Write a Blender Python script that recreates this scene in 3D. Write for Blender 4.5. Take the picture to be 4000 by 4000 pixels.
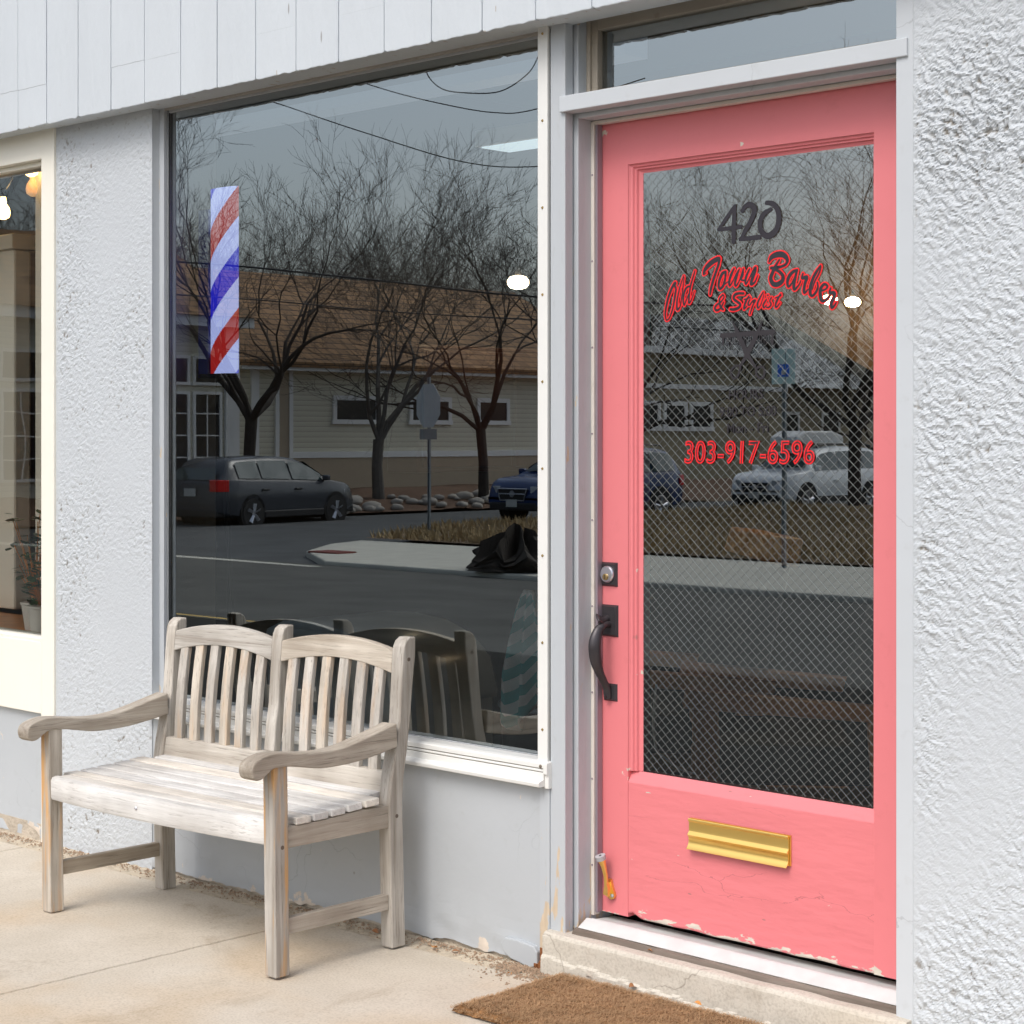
import bpy, bmesh, math, random
from mathutils import Vector, Matrix, noise
R = math.radians
scn = bpy.context.scene
for o in list(bpy.data.objects): bpy.data.objects.remove(o, do_unlink=True)

# ---------------------------------------------------------------- camera
cd = bpy.data.cameras.new('camera'); cam = bpy.data.objects.new('camera', cd)
scn.collection.objects.link(cam); scn.camera = cam
cam.location = (0.0, -3.5, 1.395)
# looks 45.93 deg to the left of the facade normal, level
cam.rotation_euler = (R(90), 0, math.atan2(0.69558, 0.71844))
cd.sensor_width = 36.0; cd.lens = 36.0 * 7333 / 4000
cd.shift_x = 0.0; cd.shift_y = -(2000 - 1702) / 4000
cd.clip_start = 0.05; cd.clip_end = 3000
# ---------------------------------------------------------------- sky, sun, exposure
SUN_EL, SUN_AZ = 52.0, 172.0      # azimuth measured from +Y towards +X : high, in front of the shop
w = bpy.data.worlds.new('World'); scn.world = w; w.use_nodes = True
nt = w.node_tree; nt.nodes.clear()
sky = nt.nodes.new('ShaderNodeTexSky'); sky.sky_type = 'NISHITA'; sky.sun_disc = False
sky.sun_elevation = R(SUN_EL); sky.sun_rotation = R(SUN_AZ); sky.air_density = 1.0; sky.dust_density = 4.0; sky.ozone_density = 1.0
hs = nt.nodes.new('ShaderNodeHueSaturation'); hs.inputs['Saturation'].default_value = 0.62
bg = nt.nodes.new('ShaderNodeBackground'); bg.inputs['Strength'].default_value = 0.15
wo = nt.nodes.new('ShaderNodeOutputWorld')
nt.links.new(sky.outputs[0], hs.inputs['Color']); nt.links.new(hs.outputs[0], bg.inputs[0]); nt.links.new(bg.outputs[0], wo.inputs[0])
sl = bpy.data.lights.new('sun', 'SUN'); sl.energy = 0.8; sl.angle = R(28); sl.color = (1.0, 0.97, 0.94)
sun = bpy.data.objects.new('sun', sl); scn.collection.objects.link(sun)
sd = Vector((math.sin(R(SUN_AZ)) * math.cos(R(SUN_EL)), math.cos(R(SUN_AZ)) * math.cos(R(SUN_EL)), math.sin(R(SUN_EL))))
sun.rotation_euler = sd.to_track_quat('Z', 'Y').to_euler(); sun.location = (0, -6, 12)
scn.view_settings.view_transform = 'Standard'; scn.view_settings.look = 'None'
scn.view_settings.exposure = 0.52; scn.view_settings.gamma = 1.0
scn.render.engine = 'CYCLES'
cy = scn.cycles
cy.use_denoising = True
try: cy.denoiser = 'OPENIMAGEDENOISE'
except Exception: pass
cy.max_bounces = 9; cy.transparent_max_bounces = 24; cy.glossy_bounces = 5; cy.diffuse_bounces = 4
cy.sample_clamp_indirect = 6.0; cy.caustics_reflective = False; cy.caustics_refractive = False

# ---------------------------------------------------------------- materials
def nmat(name):
    m = bpy.data.materials.new(name); m.use_nodes = True
    n = m.node_tree.nodes; b = n['Principled BSDF']
    return m, n, m.node_tree.links, b
def ramp(n, stops):
    r = n.new('ShaderNodeValToRGB'); e = r.color_ramp.elements
    while len(e) < len(stops): e.new(0.5)
    for el, (p, c) in zip(e, stops):
        el.position = p; el.color = (c[0], c[1], c[2], 1) if hasattr(c, '__len__') else (c, c, c, 1)
    return r
def tex(n, l, kind, scale, vec=None, **kw):
    t = n.new('ShaderNodeTex' + kind); 
    if 'Scale' in t.inputs: t.inputs['Scale'].default_value = scale
    for k, v in kw.items(): t.inputs[k].default_value = v
    if vec is not None: l.new(vec, t.inputs['Vector'])
    return t
def mapping(n, l, scale=(1, 1, 1), loc=(0, 0, 0), rnd=False):
    tc = n.new('ShaderNodeTexCoord'); mp = n.new('ShaderNodeMapping')
    mp.inputs['Scale'].default_value = scale; mp.inputs['Location'].default_value = loc
    l.new(tc.outputs['Object'], mp.inputs['Vector'])
    if rnd:
        oi = n.new('ShaderNodeObjectInfo'); ad = n.new('ShaderNodeVectorMath'); ad.operation = 'MULTIPLY_ADD'
        cx = n.new('ShaderNodeCombineXYZ')
        for i in range(3): l.new(oi.outputs['Random'], cx.inputs[i])
        l.new(cx.outputs[0], ad.inputs[0]); ad.inputs[1].default_value = (37, 23, 51); l.new(mp.outputs[0], ad.inputs[2])
        return ad.outputs[0]
    return mp.outputs[0]
def mixc(n, l, fac, a, b, bt='MIX'):
    m = n.new('ShaderNodeMix'); m.data_type = 'RGBA'; m.blend_type = bt
    for s, v in ((0, fac), (6, a), (7, b)):
        if hasattr(v, 'links'): l.new(v, m.inputs[s])
        elif s == 0: m.inputs[0].default_value = v
        else: m.inputs[s].default_value = (v[0], v[1], v[2], 1)
    return m.outputs[2]
def bump(n, l, h, strength, dist, b, prev=None):
    bp = n.new('ShaderNodeBump'); bp.inputs['Strength'].default_value = strength; bp.inputs['Distance'].default_value = dist
    l.new(h, bp.inputs['Height'])
    if prev is not None: l.new(prev, bp.inputs['Normal'])
    l.new(bp.outputs[0], b.inputs['Normal']); return bp.outputs[0]
def flat(name, col, rough=0.6, metal=0.0, var=0.12, scale=6.0, bmp=0.0, bscale=60.0, spec=0.5):
    m, n, l, b = nmat(name); v = mapping(n, l)
    t = tex(n, l, 'Noise', scale, v, Detail=6.0)
    c = mixc(n, l, t.outputs[0], [x * (1 - var) for x in col], [min(1, x * (1 + var)) for x in col])
    l.new(c, b.inputs['Base Color']); b.inputs['Roughness'].default_value = rough; b.inputs['Metallic'].default_value = metal
    b.inputs['Specular IOR Level'].default_value = spec
    if bmp:
        t2 = tex(n, l, 'Noise', bscale, v, Detail=5.0); bump(n, l, t2.outputs[0], bmp, 0.01, b)
    return m
def emis(name, col, s):
    m, n, l, b = nmat(name)
    b.inputs['Base Color'].default_value = (*col, 1); b.inputs['Emission Color'].default_value = (*col, 1); b.inputs['Emission Strength'].default_value = s
    return m
GREY = (0.465, 0.497, 0.525)
def paint(name, col, pit=False, spots=0, bscale=40, bstr=0.25, bdist=0.003, chips=0.0, chipcol=(0.55, 0.45, 0.33), crack=0.0, rough=0.55, zlo=None, stretch=(1, 1, 1), dirt=0.08, chipscale=9.0, zr=0.12, thr=0.62):
    """painted surface: uneven coat, brush/stucco relief, cracks, flaked patches (denser below zlo), dirt"""
    m, n, l, b = nmat(name); v = mapping(n, l, stretch)
    big = tex(n, l, 'Noise', 1.7, v, Detail=4.0); fine = tex(n, l, 'Noise', 22.0, v, Detail=8.0, Roughness=0.65)
    c = mixc(n, l, big.outputs[0], [x * 0.93 for x in col], [x * 1.05 for x in col])
    rp = ramp(n, [(0.58, 0), (0.80, 1)]); l.new(fine.outputs[0], rp.inputs[0])
    mu = n.new('ShaderNodeMath'); mu.operation = 'MULTIPLY'; mu.inputs[1].default_value = dirt * 4; l.new(rp.outputs[0], mu.inputs[0])
    c = mixc(n, l, mu.outputs[0], c, [col[0] * 0.62, col[1] * 0.58, col[2] * 0.5])
    h = tex(n, l, 'Noise', bscale, v, Detail=7.0, Roughness=0.6)
    nb = bump(n, l, h.outputs[0], bstr, bdist, b)
    h2 = tex(n, l, 'Noise', 5.0, v, Detail=3.0); nb = bump(n, l, h2.outputs[0], 0.25, 0.012, b, nb)
    if crack:
        dn = tex(n, l, 'Noise', 6.0, v, Detail=5.0)
        dv = n.new('ShaderNodeVectorMath'); dv.operation = 'MULTIPLY_ADD'; dv.inputs[1].default_value = (.25, .25, .25)
        l.new(dn.outputs[1], dv.inputs[0]); l.new(v, dv.inputs[2])
        vo = n.new('ShaderNodeTexVoronoi'); vo.feature = 'DISTANCE_TO_EDGE'; vo.inputs['Scale'].default_value = 3.2; l.new(dv.outputs[0], vo.inputs['Vector'])
        cr = ramp(n, [(0.0, 1), (0.006, 0)]); l.new(vo.outputs['Distance'], cr.inputs[0])
        mk_ = tex(n, l, 'Noise', 2.3, v, Detail=1.0); rk = ramp(n, [(0.52, 0), (0.58, 1)]); l.new(mk_.outputs[0], rk.inputs[0])
        m1 = n.new('ShaderNodeMath'); m1.operation = 'MULTIPLY'; l.new(cr.outputs[0], m1.inputs[0]); l.new(rk.outputs[0], m1.inputs[1])
        m2 = n.new('ShaderNodeMath'); m2.operation = 'MULTIPLY'; m2.inputs[1].default_value = crack; l.new(m1.outputs[0], m2.inputs[0])
        c = mixc(n, l, m2.outputs[0], c, [x * 0.45 for x in col]); nb = bump(n, l, m1.outputs[0], -0.6, 0.003, b, nb)
    if chips:
        cn = tex(n, l, 'Noise', chipscale, v, Detail=8.0, Roughness=0.55)
        val = cn.outputs[0]
        if zlo is not None:
            tc = n.new('ShaderNodeNewGeometry'); sx = n.new('ShaderNodeSeparateXYZ'); l.new(tc.outputs['Position'], sx.inputs[0])
            mr = n.new('ShaderNodeMapRange'); mr.inputs['From Min'].default_value = zlo + zr; mr.inputs['From Max'].default_value = zlo; mr.inputs['To Min'].default_value = 0; mr.inputs['To Max'].default_value = chips
            l.new(sx.outputs[2], mr.inputs[0]); ad = n.new('ShaderNodeMath'); ad.operation = 'ADD'; l.new(val, ad.inputs[0]); l.new(mr.outputs[0], ad.inputs[1]); val = ad.outputs[0]
        rc = ramp(n, [(thr, 0), (thr + 0.012, 1)]); l.new(val, rc.inputs[0])
        wn = tex(n, l, 'Noise', 30.0, v, Detail=4.0)
        cc = mixc(n, l, wn.outputs[0], [x * 0.72 for x in chipcol], [min(1, x * 1.3) for x in chipcol])
        c = mixc(n, l, rc.outputs[0], c, cc); nb = bump(n, l, rc.outputs[0], -0.5, 0.002, b, nb)
    if spots:     # nail heads, pinholes and paint drips
        vs_ = tex(n, l, 'Voronoi', spots, v); rs_ = ramp(n, [(0.030, 1), (0.045, 0)]); l.new(vs_.outputs['Distance'], rs_.inputs[0]); ms_ = n.new('ShaderNodeMath'); ms_.operation = 'MULTIPLY'; ms_.inputs[1].default_value = 0.6; l.new(rs_.outputs[0], ms_.inputs[0]); c = mixc(n, l, ms_.outputs[0], c, (0.16, 0.13, 0.11)); nb = bump(n, l, rs_.outputs[0], -0.5, 0.003, b, nb)
    if pit:     # darker brown mixed into the deep pits of the stucco
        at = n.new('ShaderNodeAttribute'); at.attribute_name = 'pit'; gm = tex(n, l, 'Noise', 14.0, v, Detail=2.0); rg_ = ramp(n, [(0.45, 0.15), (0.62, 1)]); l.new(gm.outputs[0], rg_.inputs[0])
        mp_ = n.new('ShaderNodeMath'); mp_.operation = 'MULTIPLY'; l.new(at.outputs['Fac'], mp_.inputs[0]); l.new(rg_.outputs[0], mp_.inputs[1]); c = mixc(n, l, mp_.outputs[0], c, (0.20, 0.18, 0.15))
    l.new(c, b.inputs['Base Color']); b.inputs['Roughness'].default_value = rough
    return m
def wood(name, axis, a=(0.33, 0.29, 0.245), c2=(0.60, 0.57, 0.52), orange=0.0, rough=0.75, dark=(0.13, 0.11, 0.09), fine=1.0):
    """weathered teak, grain along axis"""
    m, n, l, b = nmat(name); sc = [42.0, 42.0, 42.0]; sc[axis] = 1.5
    v = mapping(n, l, sc, rnd=True)
    g = tex(n, l, 'Noise', 1.0 * fine, v, Detail=7.0, Roughness=0.6, Distortion=0.5)
    g2 = tex(n, l, 'Noise', 4.5 * fine, v, Detail=4.0, Roughness=0.7)
    v2 = mapping(n, l, (4, 4, 4), rnd=True); big = tex(n, l, 'Noise', 1.0, v2, Detail=3.0)
    rg = ramp(n, [(0.3, a), (0.7, c2)]); l.new(g.outputs[0], rg.inputs[0])
    c = mixc(n, l, 0.5, rg.outputs[0], rg.outputs[0])
    rb = ramp(n, [(0.35, (0.78, 0.76, 0.74)), (0.65, (1.1, 1.1, 1.1))]); l.new(big.outputs[0], rb.inputs[0])
    c = mixc(n, l, 1.0, c, rb.outputs[0], 'MULTIPLY')
    rd = ramp(n, [(0.34, 1), (0.43, 0)]); l.new(g2.outputs[0], rd.inputs[0])
    md = n.new('ShaderNodeMath'); md.operation = 'MULTIPLY'; md.inputs[1].default_value = 0.55; l.new(rd.outputs[0], md.inputs[0])
    c = mixc(n, l, md.outputs[0], c, dark)
    if orange:
        vo = mapping(n, l, (30, 30, 3.0) if axis == 2 else (5, 5, 5), rnd=True); og = tex(n, l, 'Noise', 1.0, vo, Detail=3.0)
        ro = ramp(n, [(0.5, 0), (0.62, 1)]); l.new(og.outputs[0], ro.inputs[0])
        mo = n.new('ShaderNodeMath'); mo.operation = 'MULTIPLY'; mo.inputs[1].default_value = orange; l.new(ro.outputs[0], mo.inputs[0])
        c = mixc(n, l, mo.outputs[0], c, (0.62, 0.34, 0.12))
    oi = n.new('ShaderNodeObjectInfo'); rr = ramp(n, [(0, (0.88, 0.89, 0.90)), (0.5, (0.99, 1, 1)), (1, (1.07, 1.03, 0.96))]); l.new(oi.outputs['Random'], rr.inputs[0])
    c = mixc(n, l, 1.0, c, rr.outputs[0], 'MULTIPLY')
    l.new(c, b.inputs['Base Color']); b.inputs['Roughness'].default_value = rough; b.inputs['Specular IOR Level'].default_value = 0.3
    bump(n, l, g2.outputs[0], 0.6, 0.003, b)
    return m
def glass(name, ior=1.6, tint=(0.86, 0.88, 0.88), wob=0.0, wscale=2.0):
    """front face of a pane: Fresnel mirror over tinted see-through; the back face is plain see-through"""
    m = bpy.data.materials.new(name); m.use_nodes = True; n = m.node_tree.nodes; l = m.node_tree.links; n.clear()
    out = n.new('ShaderNodeOutputMaterial'); tr = n.new('ShaderNodeBsdfTransparent'); tr.inputs[0].default_value = (*tint, 1)
    gl = n.new('ShaderNodeBsdfGlossy'); gl.inputs['Roughness'].default_value = 0.0; gl.inputs['Color'].default_value = (0.90, 0.98, 1.0, 1)
    fr = n.new('ShaderNodeFresnel'); fr.inputs[0].default_value = ior; mx = n.new('ShaderNodeMixShader')
    # two surfaces of the pane: R = 2F / (1 + F)
    a = n.new('ShaderNodeMath'); a.operation = 'ADD'; a.inputs[1].default_value = 1.0; l.new(fr.outputs[0], a.inputs[0])
    t2 = n.new('ShaderNodeMath'); t2.operation = 'MULTIPLY'; t2.inputs[1].default_value = 2.0; l.new(fr.outputs[0], t2.inputs[0])
    dv = n.new('ShaderNodeMath'); dv.operation = 'DIVIDE'; l.new(t2.outputs[0], dv.inputs[0]); l.new(a.outputs[0], dv.inputs[1])
    l.new(dv.outputs[0], mx.inputs[0]); l.new(tr.outputs[0], mx.inputs[1]); l.new(gl.outputs[0], mx.inputs[2]); l.new(mx.outputs[0], out.inputs[0])
    if wob:
        v = mapping(n, l, (1, 1, 1)); t = tex(n, l, 'Noise', wscale, v, Detail=1.5)
        bp = n.new('ShaderNodeBump'); bp.inputs['Strength'].default_value = 1.0; bp.inputs['Distance'].default_value = wob; l.new(t.outputs[0], bp.inputs['Height']); l.new(bp.outputs[0], gl.inputs['Normal'])
    m2 = bpy.data.materials.new(name + '_back'); m2.use_nodes = True; n = m2.node_tree.nodes; l = m2.node_tree.links; n.clear()
    out = n.new('ShaderNodeOutputMaterial'); tr = n.new('ShaderNodeBsdfTransparent'); tr.inputs[0].default_value = (1, 1, 1, 1); l.new(tr.outputs[0], out.inputs[0])
    return m, m2

# ---------------------------------------------------------------- mesh helpers
class MB:
    """collects shapes in world coordinates, builds ONE mesh object"""
    def __init__(s): s.v = []; s.f = []; s.mi = []
    def add(s, vs, fs, mi=0):
        k = len(s.v); s.v += [tuple(p) for p in vs]; s.f += [tuple(i + k for i in f) for f in fs]; s.mi += [mi] * len(fs); return s
    def box(s, x0, x1, y0, y1, z0, z1, mi=0, mat=None):
        vs = [(x, y, z) for x in (x0, x1) for y in (y0, y1) for z in (z0, z1)]
        if mat is not None: vs = [tuple(mat @ Vector(p)) for p in vs]
        return s.add(vs, [(0, 1, 3, 2), (4, 6, 7, 5), (0, 4, 5, 1), (2, 3, 7, 6), (0, 2, 6, 4), (1, 5, 7, 3)], mi)
    def prism_x(s, prof, x0, x1, mi=0):       # prof: (y, z) polygon
        n = len(prof); vs = [(x0, y, z) for y, z in prof] + [(x1, y, z) for y, z in prof]
        fs = [tuple(range(n)), tuple(range(2 * n - 1, n - 1, -1))] + [(i, i + n, (i + 1) % n + n, (i + 1) % n) for i in range(n)]
        return s.add(vs, fs, mi)
    def prism_y(s, prof, y0, y1, mi=0):       # prof: (x, z)
        n = len(prof); vs = [(x, y0, z) for x, z in prof] + [(x, y1, z) for x, z in prof]
        fs = [tuple(range(n)), tuple(range(2 * n - 1, n - 1, -1))] + [(i, i + n, (i + 1) % n + n, (i + 1) % n) for i in range(n)]
        return s.add(vs, fs, mi)
    def prism_z(s, prof, z0, z1, mi=0):
        n = len(prof); vs = [(x, y, z0) for x, y in prof] + [(x, y, z1) for x, y in prof]
        fs = [tuple(range(n)), tuple(range(2 * n - 1, n - 1, -1))] + [(i, i + n, (i + 1) % n + n, (i + 1) % n) for i in range(n)]
        return s.add(vs, fs, mi)
    def tube(s, pts, rs, n=8, mi=0, cap=True):
        pts = [Vector(p) for p in pts]; k = len(s.v); N = len(pts)
        if not hasattr(rs, '__len__'): rs = [rs] * N
        up = None; vs = []
        for i, p in enumerate(pts):
            d = (pts[min(i + 1, N - 1)] - pts[max(i - 1, 0)]).normalized()
            if up is None:
                up = d.orthogonal().normalized()
            up = (up - d * up.dot(d)); up = up.normalized() if up.length > 1e-6 else d.orthogonal().normalized()
            sd_ = d.cross(up)
            r = rs[i]; r = r if hasattr(r, '__len__') else (r, r)
            for j in range(n):
                a = 2 * math.pi * j / n; vs.append(p + up * (math.cos(a) * r[0]) + sd_ * (math.sin(a) * r[1]))
        fs = [(i * n + j, i * n + (j + 1) % n, (i + 1) * n + (j + 1) % n, (i + 1) * n + j) for i in range(N - 1) for j in range(n)]
        if cap and n > 2: fs += [tuple(range(n - 1, -1, -1)), tuple((N - 1) * n + j for j in range(n))]
        return s.add(vs, fs, mi)
    def lathe(s, prof, c, n=16, axis=2, mi=0):    # prof: (r, h) about axis through c
        vs = []
        for r, h in prof:
            for j in range(n):
                a = 2 * math.pi * j / n; u, w_ = r * math.cos(a), r * math.sin(a)
                vs.append({2: (c[0] + u, c[1] + w_, c[2] + h), 1: (c[0] + u, c[1] + h, c[2] + w_), 0: (c[0] + h, c[1] + u, c[2] + w_)}[axis])
        P = len(prof); fs = [(i * n + j, i * n + (j + 1) % n, (i + 1) * n + (j + 1) % n, (i + 1) * n + j) for i in range(P - 1) for j in range(n)]
        fs += [tuple(range(n - 1, -1, -1)), tuple((P - 1) * n + j for j in range(n))]
        return s.add(vs, fs, mi)
    def build(s, name, mats, parent=None, smooth=False, bevel=0.0, seg=2, origin=None, fix=True):
        me = bpy.data.meshes.new(name)
        o0 = Vector(origin) if origin is not None else (root_of(parent) if parent is not None else Vector((0, 0, 0)))
        me.from_pydata([tuple(Vector(p) - o0) for p in s.v], [], s.f)
        if not isinstance(mats, (list, tuple)): mats = [mats]
        for m in mats: me.materials.append(m)
        if len(mats) > 1: me.polygons.foreach_set('material_index', s.mi)
        if fix:
            bm = bmesh.new(); bm.from_mesh(me); bmesh.ops.recalc_face_normals(bm, faces=bm.faces)
            if bevel: 
                es = [e for e in bm.edges if len(e.link_faces) == 2 and e.calc_face_angle(0) > 0.6]
                bmesh.ops.bevel(bm, geom=es, offset=bevel, segments=seg, profile=0.5, affect='EDGES', clamp_overlap=True)
            bm.to_mesh(me); bm.free()
        if smooth:
            me.shade_smooth()
            try: me.set_sharp_from_angle(angle=R(40))
            except Exception: pass
        o = bpy.data.objects.new(name, me); scn.collection.objects.link(o)
        if parent is not None:
            o.parent = parent
        elif origin is not None: o.location = o0
        return o
def root_of(o):
    while o.parent is not None: o = o.parent
    return Vector(o.location)
def tag(o, label=None, cat=None, group=None, kind=None):
    if label: o['label'] = label
    if cat: o['category'] = cat
    if group: o['group'] = group
    if kind: o['kind'] = kind
    return o
def thing(name, label, cat, loc=(0, 0, 0), group=None):
    o = bpy.data.objects.new(name, None); scn.collection.objects.link(o); o.location = loc; o.empty_display_size = 0.1
    return tag(o, label, cat, group)
def lab(o, s): o['label'] = s; return o
def cr(pts, n=6):
    """Catmull-Rom through points (tuples of any length)"""
    out = []; P = [pts[0]] + list(pts) + [pts[-1]]
    for i in range(1, len(P) - 2):
        a, b, c, d = P[i - 1], P[i], P[i + 1], P[i + 2]
        for k in range(n):
            t = k / n
            out.append(tuple(0.5 * ((2 * b[j]) + (-a[j] + c[j]) * t + (2 * a[j] - 5 * b[j] + 4 * c[j] - d[j]) * t * t + (-a[j] + 3 * b[j] - 3 * c[j] + d[j]) * t ** 3) for j in range(len(b))))
    out.append(tuple(pts[-1])); return out
def gz(x): return 0.035 * (max(-6.5, min(x, -1.0)) + 5.9) / 2.61     # the pavement rises slightly to the right

# ================================================================ THE SETTING
def concrete(name, a, c2, stain=(0.42, 0.30, 0.17), st=0.5, cracks=0.35):
    m, n, l, b = nmat(name); v = mapping(n, l)
    big = tex(n, l, 'Noise', 0.9, v, Detail=5.0); mid = tex(n, l, 'Noise', 4.5, v, Detail=8.0, Roughness=0.65); fi = tex(n, l, 'Noise', 160.0, v, Detail=3.0)
    c = mixc(n, l, mid.outputs[0], a, c2)
    r1 = ramp(n, [(0.50, 0), (0.72, 1)]); l.new(big.outputs[0], r1.inputs[0])
    m1 = n.new('ShaderNodeMath'); m1.operation = 'MULTIPLY'; m1.inputs[1].default_value = st; l.new(r1.outputs[0], m1.inputs[0])
    c = mixc(n, l, m1.outputs[0], c, stain)
    sp = tex(n, l, 'Noise', 2.6, v, Detail=9.0, Roughness=0.7, Distortion=0.6); r3 = ramp(n, [(0.60, 0), (0.70, 1)]); l.new(sp.outputs[0], r3.inputs[0])
    m3 = n.new('ShaderNodeMath'); m3.operation = 'MULTIPLY'; m3.inputs[1].default_value = 0.45 * st + 0.1; l.new(r3.outputs[0], m3.inputs[0])
    c = mixc(n, l, m3.outputs[0], c, (0.36, 0.29, 0.21))
    r2 = ramp(n, [(0.30, (0.72, 0.70, 0.68)), (0.55, (1.03, 1.03, 1.03))]); l.new(fi.outputs[0], r2.inputs[0])
    c = mixc(n, l, 0.6, c, mixc(n, l, 1.0, c, r2.outputs[0], 'MULTIPLY'))
    vo = tex(n, l, 'Voronoi', 26.0, v); rv = ramp(n, [(0.0, 1), (0.09, 0)]); l.new(vo.outputs['Distance'], rv.inputs[0])
    gt = tex(n, l, 'Noise', 9.0, v); rg = ramp(n, [(0.56, 0), (0.6, 1)]); l.new(gt.outputs[0], rg.inputs[0])
    mm = n.new('ShaderNodeMath'); mm.operation = 'MULTIPLY'; l.new(rv.outputs[0], mm.inputs[0]); l.new(rg.outputs[0], mm.inputs[1])
    c = mixc(n, l, mm.outputs[0], c, (0.17, 0.14, 0.11))
    if cracks:
        dn = tex(n, l, 'Noise', 5.0, v, Detail=6.0); dv = n.new('ShaderNodeVectorMath'); dv.operation = 'MULTIPLY_ADD'; dv.inputs[1].default_value = (.3, .3, .3)
        l.new(dn.outputs[1], dv.inputs[0]); l.new(v, dv.inputs[2])
        ve = n.new('ShaderNodeTexVoronoi'); ve.feature = 'DISTANCE_TO_EDGE'; ve.inputs['Scale'].default_value = 1.1; l.new(dv.outputs[0], ve.inputs['Vector'])
        rc = ramp(n, [(0.0, 1), (0.0022, 0)]); l.new(ve.outputs['Distance'], rc.inputs[0])
        mq = n.new('ShaderNodeMath'); mq.operation = 'MULTIPLY'; mq.inputs[1].default_value = cracks; l.new(rc.outputs[0], mq.inputs[0])
        c = mixc(n, l, mq.outputs[0], c, (0.14, 0.11, 0.08))
    l.new(c, b.inputs['Base Color']); b.inputs['Roughness'].default_value = 0.9; b.inputs['Specular IOR Level'].default_value = 0.25
    nb = bump(n, l, fi.outputs[0], 0.35, 0.002, b); bump(n, l, mid.outputs[0], 0.4, 0.006, b, nb)
    return m
M = {}
M['walk'] = concrete('pavement_concrete', (0.45, 0.395, 0.315), (0.66, 0.605, 0.52), stain=(0.50, 0.345, 0.18), st=0.95, cracks=0.0)
M['step'] = concrete('doorstep_concrete', (0.47, 0.445, 0.385), (0.62, 0.575, 0.50), stain=(0.50, 0.38, 0.26), st=0.4, cracks=0.5)
M['asphalt'] = flat('asphalt', (0.110, 0.110, 0.103), 0.95, var=0.40, scale=1.3, bmp=0.3, bscale=90, spec=0.06)
M['asphalt2'] = flat('old_asphalt', (0.10, 0.104, 0.106), 0.95, var=0.35, scale=1.2, bmp=0.3, bscale=90, spec=0.06)
M['kerbc'] = flat('kerb_concrete', (0.50, 0.485, 0.42), 0.9, var=0.2, scale=3.0, bmp=0.3)
M['soil'] = flat('dry_soil', (0.14, 0.095, 0.055), 0.95, var=0.4, scale=4.0, bmp=0.6, bscale=30)
M['drygrass'] = flat('dry_grass_blade', (0.38, 0.275, 0.14), 0.9, var=0.4, scale=2.0)
M['white'] = flat('white_paint', (0.72, 0.72, 0.70), 0.5, var=0.06)
M['yellow'] = flat('yellow_line', (0.55, 0.36, 0.08), 0.7, var=0.2)

# shop-side pavement: slabs with real joints, slightly rising to the right
def slab(mb, x0, x1, y0, y1, th=0.1, g=0.0035):
    x0 += g; x1 -= g; y0 += g; y1 -= g; N = 220; b = 0.003
    xs = [x0, x0 + b] + [x0 + (x1 - x0) * i / N for i in range(1, N)] + [x1 - b, x1]
    ys = [y0, y0 + b] + [y0 + (y1 - y0) * i / N for i in range(1, N)] + [y1 - b, y1]; xs = [x0, x0 + b] + [x0 + (x1 - x0) * i / 12 for i in range(1, 12)] + [x1 - b, x1]
    vs = []; 
    for i, x in enumerate(xs):
        for j, y in enumerate(ys):
            e = (i in (0, len(xs) - 1)) or (j in (0, len(ys) - 1))
            jw = (0.0035 * noise.noise(Vector((y * 14, x, 0))) + 0.003 * noise.noise(Vector((y * 50, x, 0)))) if i in (0, 1, len(xs) - 2, len(xs) - 1) else 0
            vs.append((x + jw, y, gz(x) - (0.005 if e else 0) + (0 if e else 0.0012 * noise.noise(Vector((x * 3, y * 3, 0))))))
    n = len(ys); fs = [(i * n + j, (i + 1) * n + j, (i + 1) * n + j + 1, i * n + j + 1) for i in range(len(xs) - 1) for j in range(n - 1)]
    mb.add(vs, fs)
    mb.add([(x0, y0, gz(x0) - .004), (x1, y0, gz(x1) - .004), (x1, y1, gz(x1) - .004), (x0, y1, gz(x0) - .004), (x0, y0, -th), (x1, y0, -th), (x1, y1, -th), (x0, y1, -th)],
           [(0, 1, 5, 4), (1, 2, 6, 5), (2, 3, 7, 6), (3, 0, 4, 7)])
mb = MB()
XJ = [-13.1, -11.6, -10.1, -8.6, -7.1, -5.6, -4.107, -2.6, -1.1, 0.4, 1.9, 3.4, 4.9]
for a, b_ in zip(XJ[:-1], XJ[1:]):
    slab(mb, a, b_, -1.55, -0.085, g=0.0035)
pav = mb.build('sidewalk', M['walk'], origin=(0, 0, 0), fix=False); tag(pav, kind='structure', label='worn beige concrete sidewalk with a tooled joint under the bench', cat='sidewalk')
mb = MB()
for xj in XJ[1:-1]: mb.box(xj - .012, xj + .012, -1.545, -.09, gz(xj) - .02, gz(xj) - .0065)
o = mb.build('joint_dirt', flat('joint_dirt', (0.13, 0.10, 0.07), 0.95, var=0.6, scale=60), origin=(0, 0, 0)); tag(o, kind='structure', label='dirt packed in the sidewalk joints', cat='joint')
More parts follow.
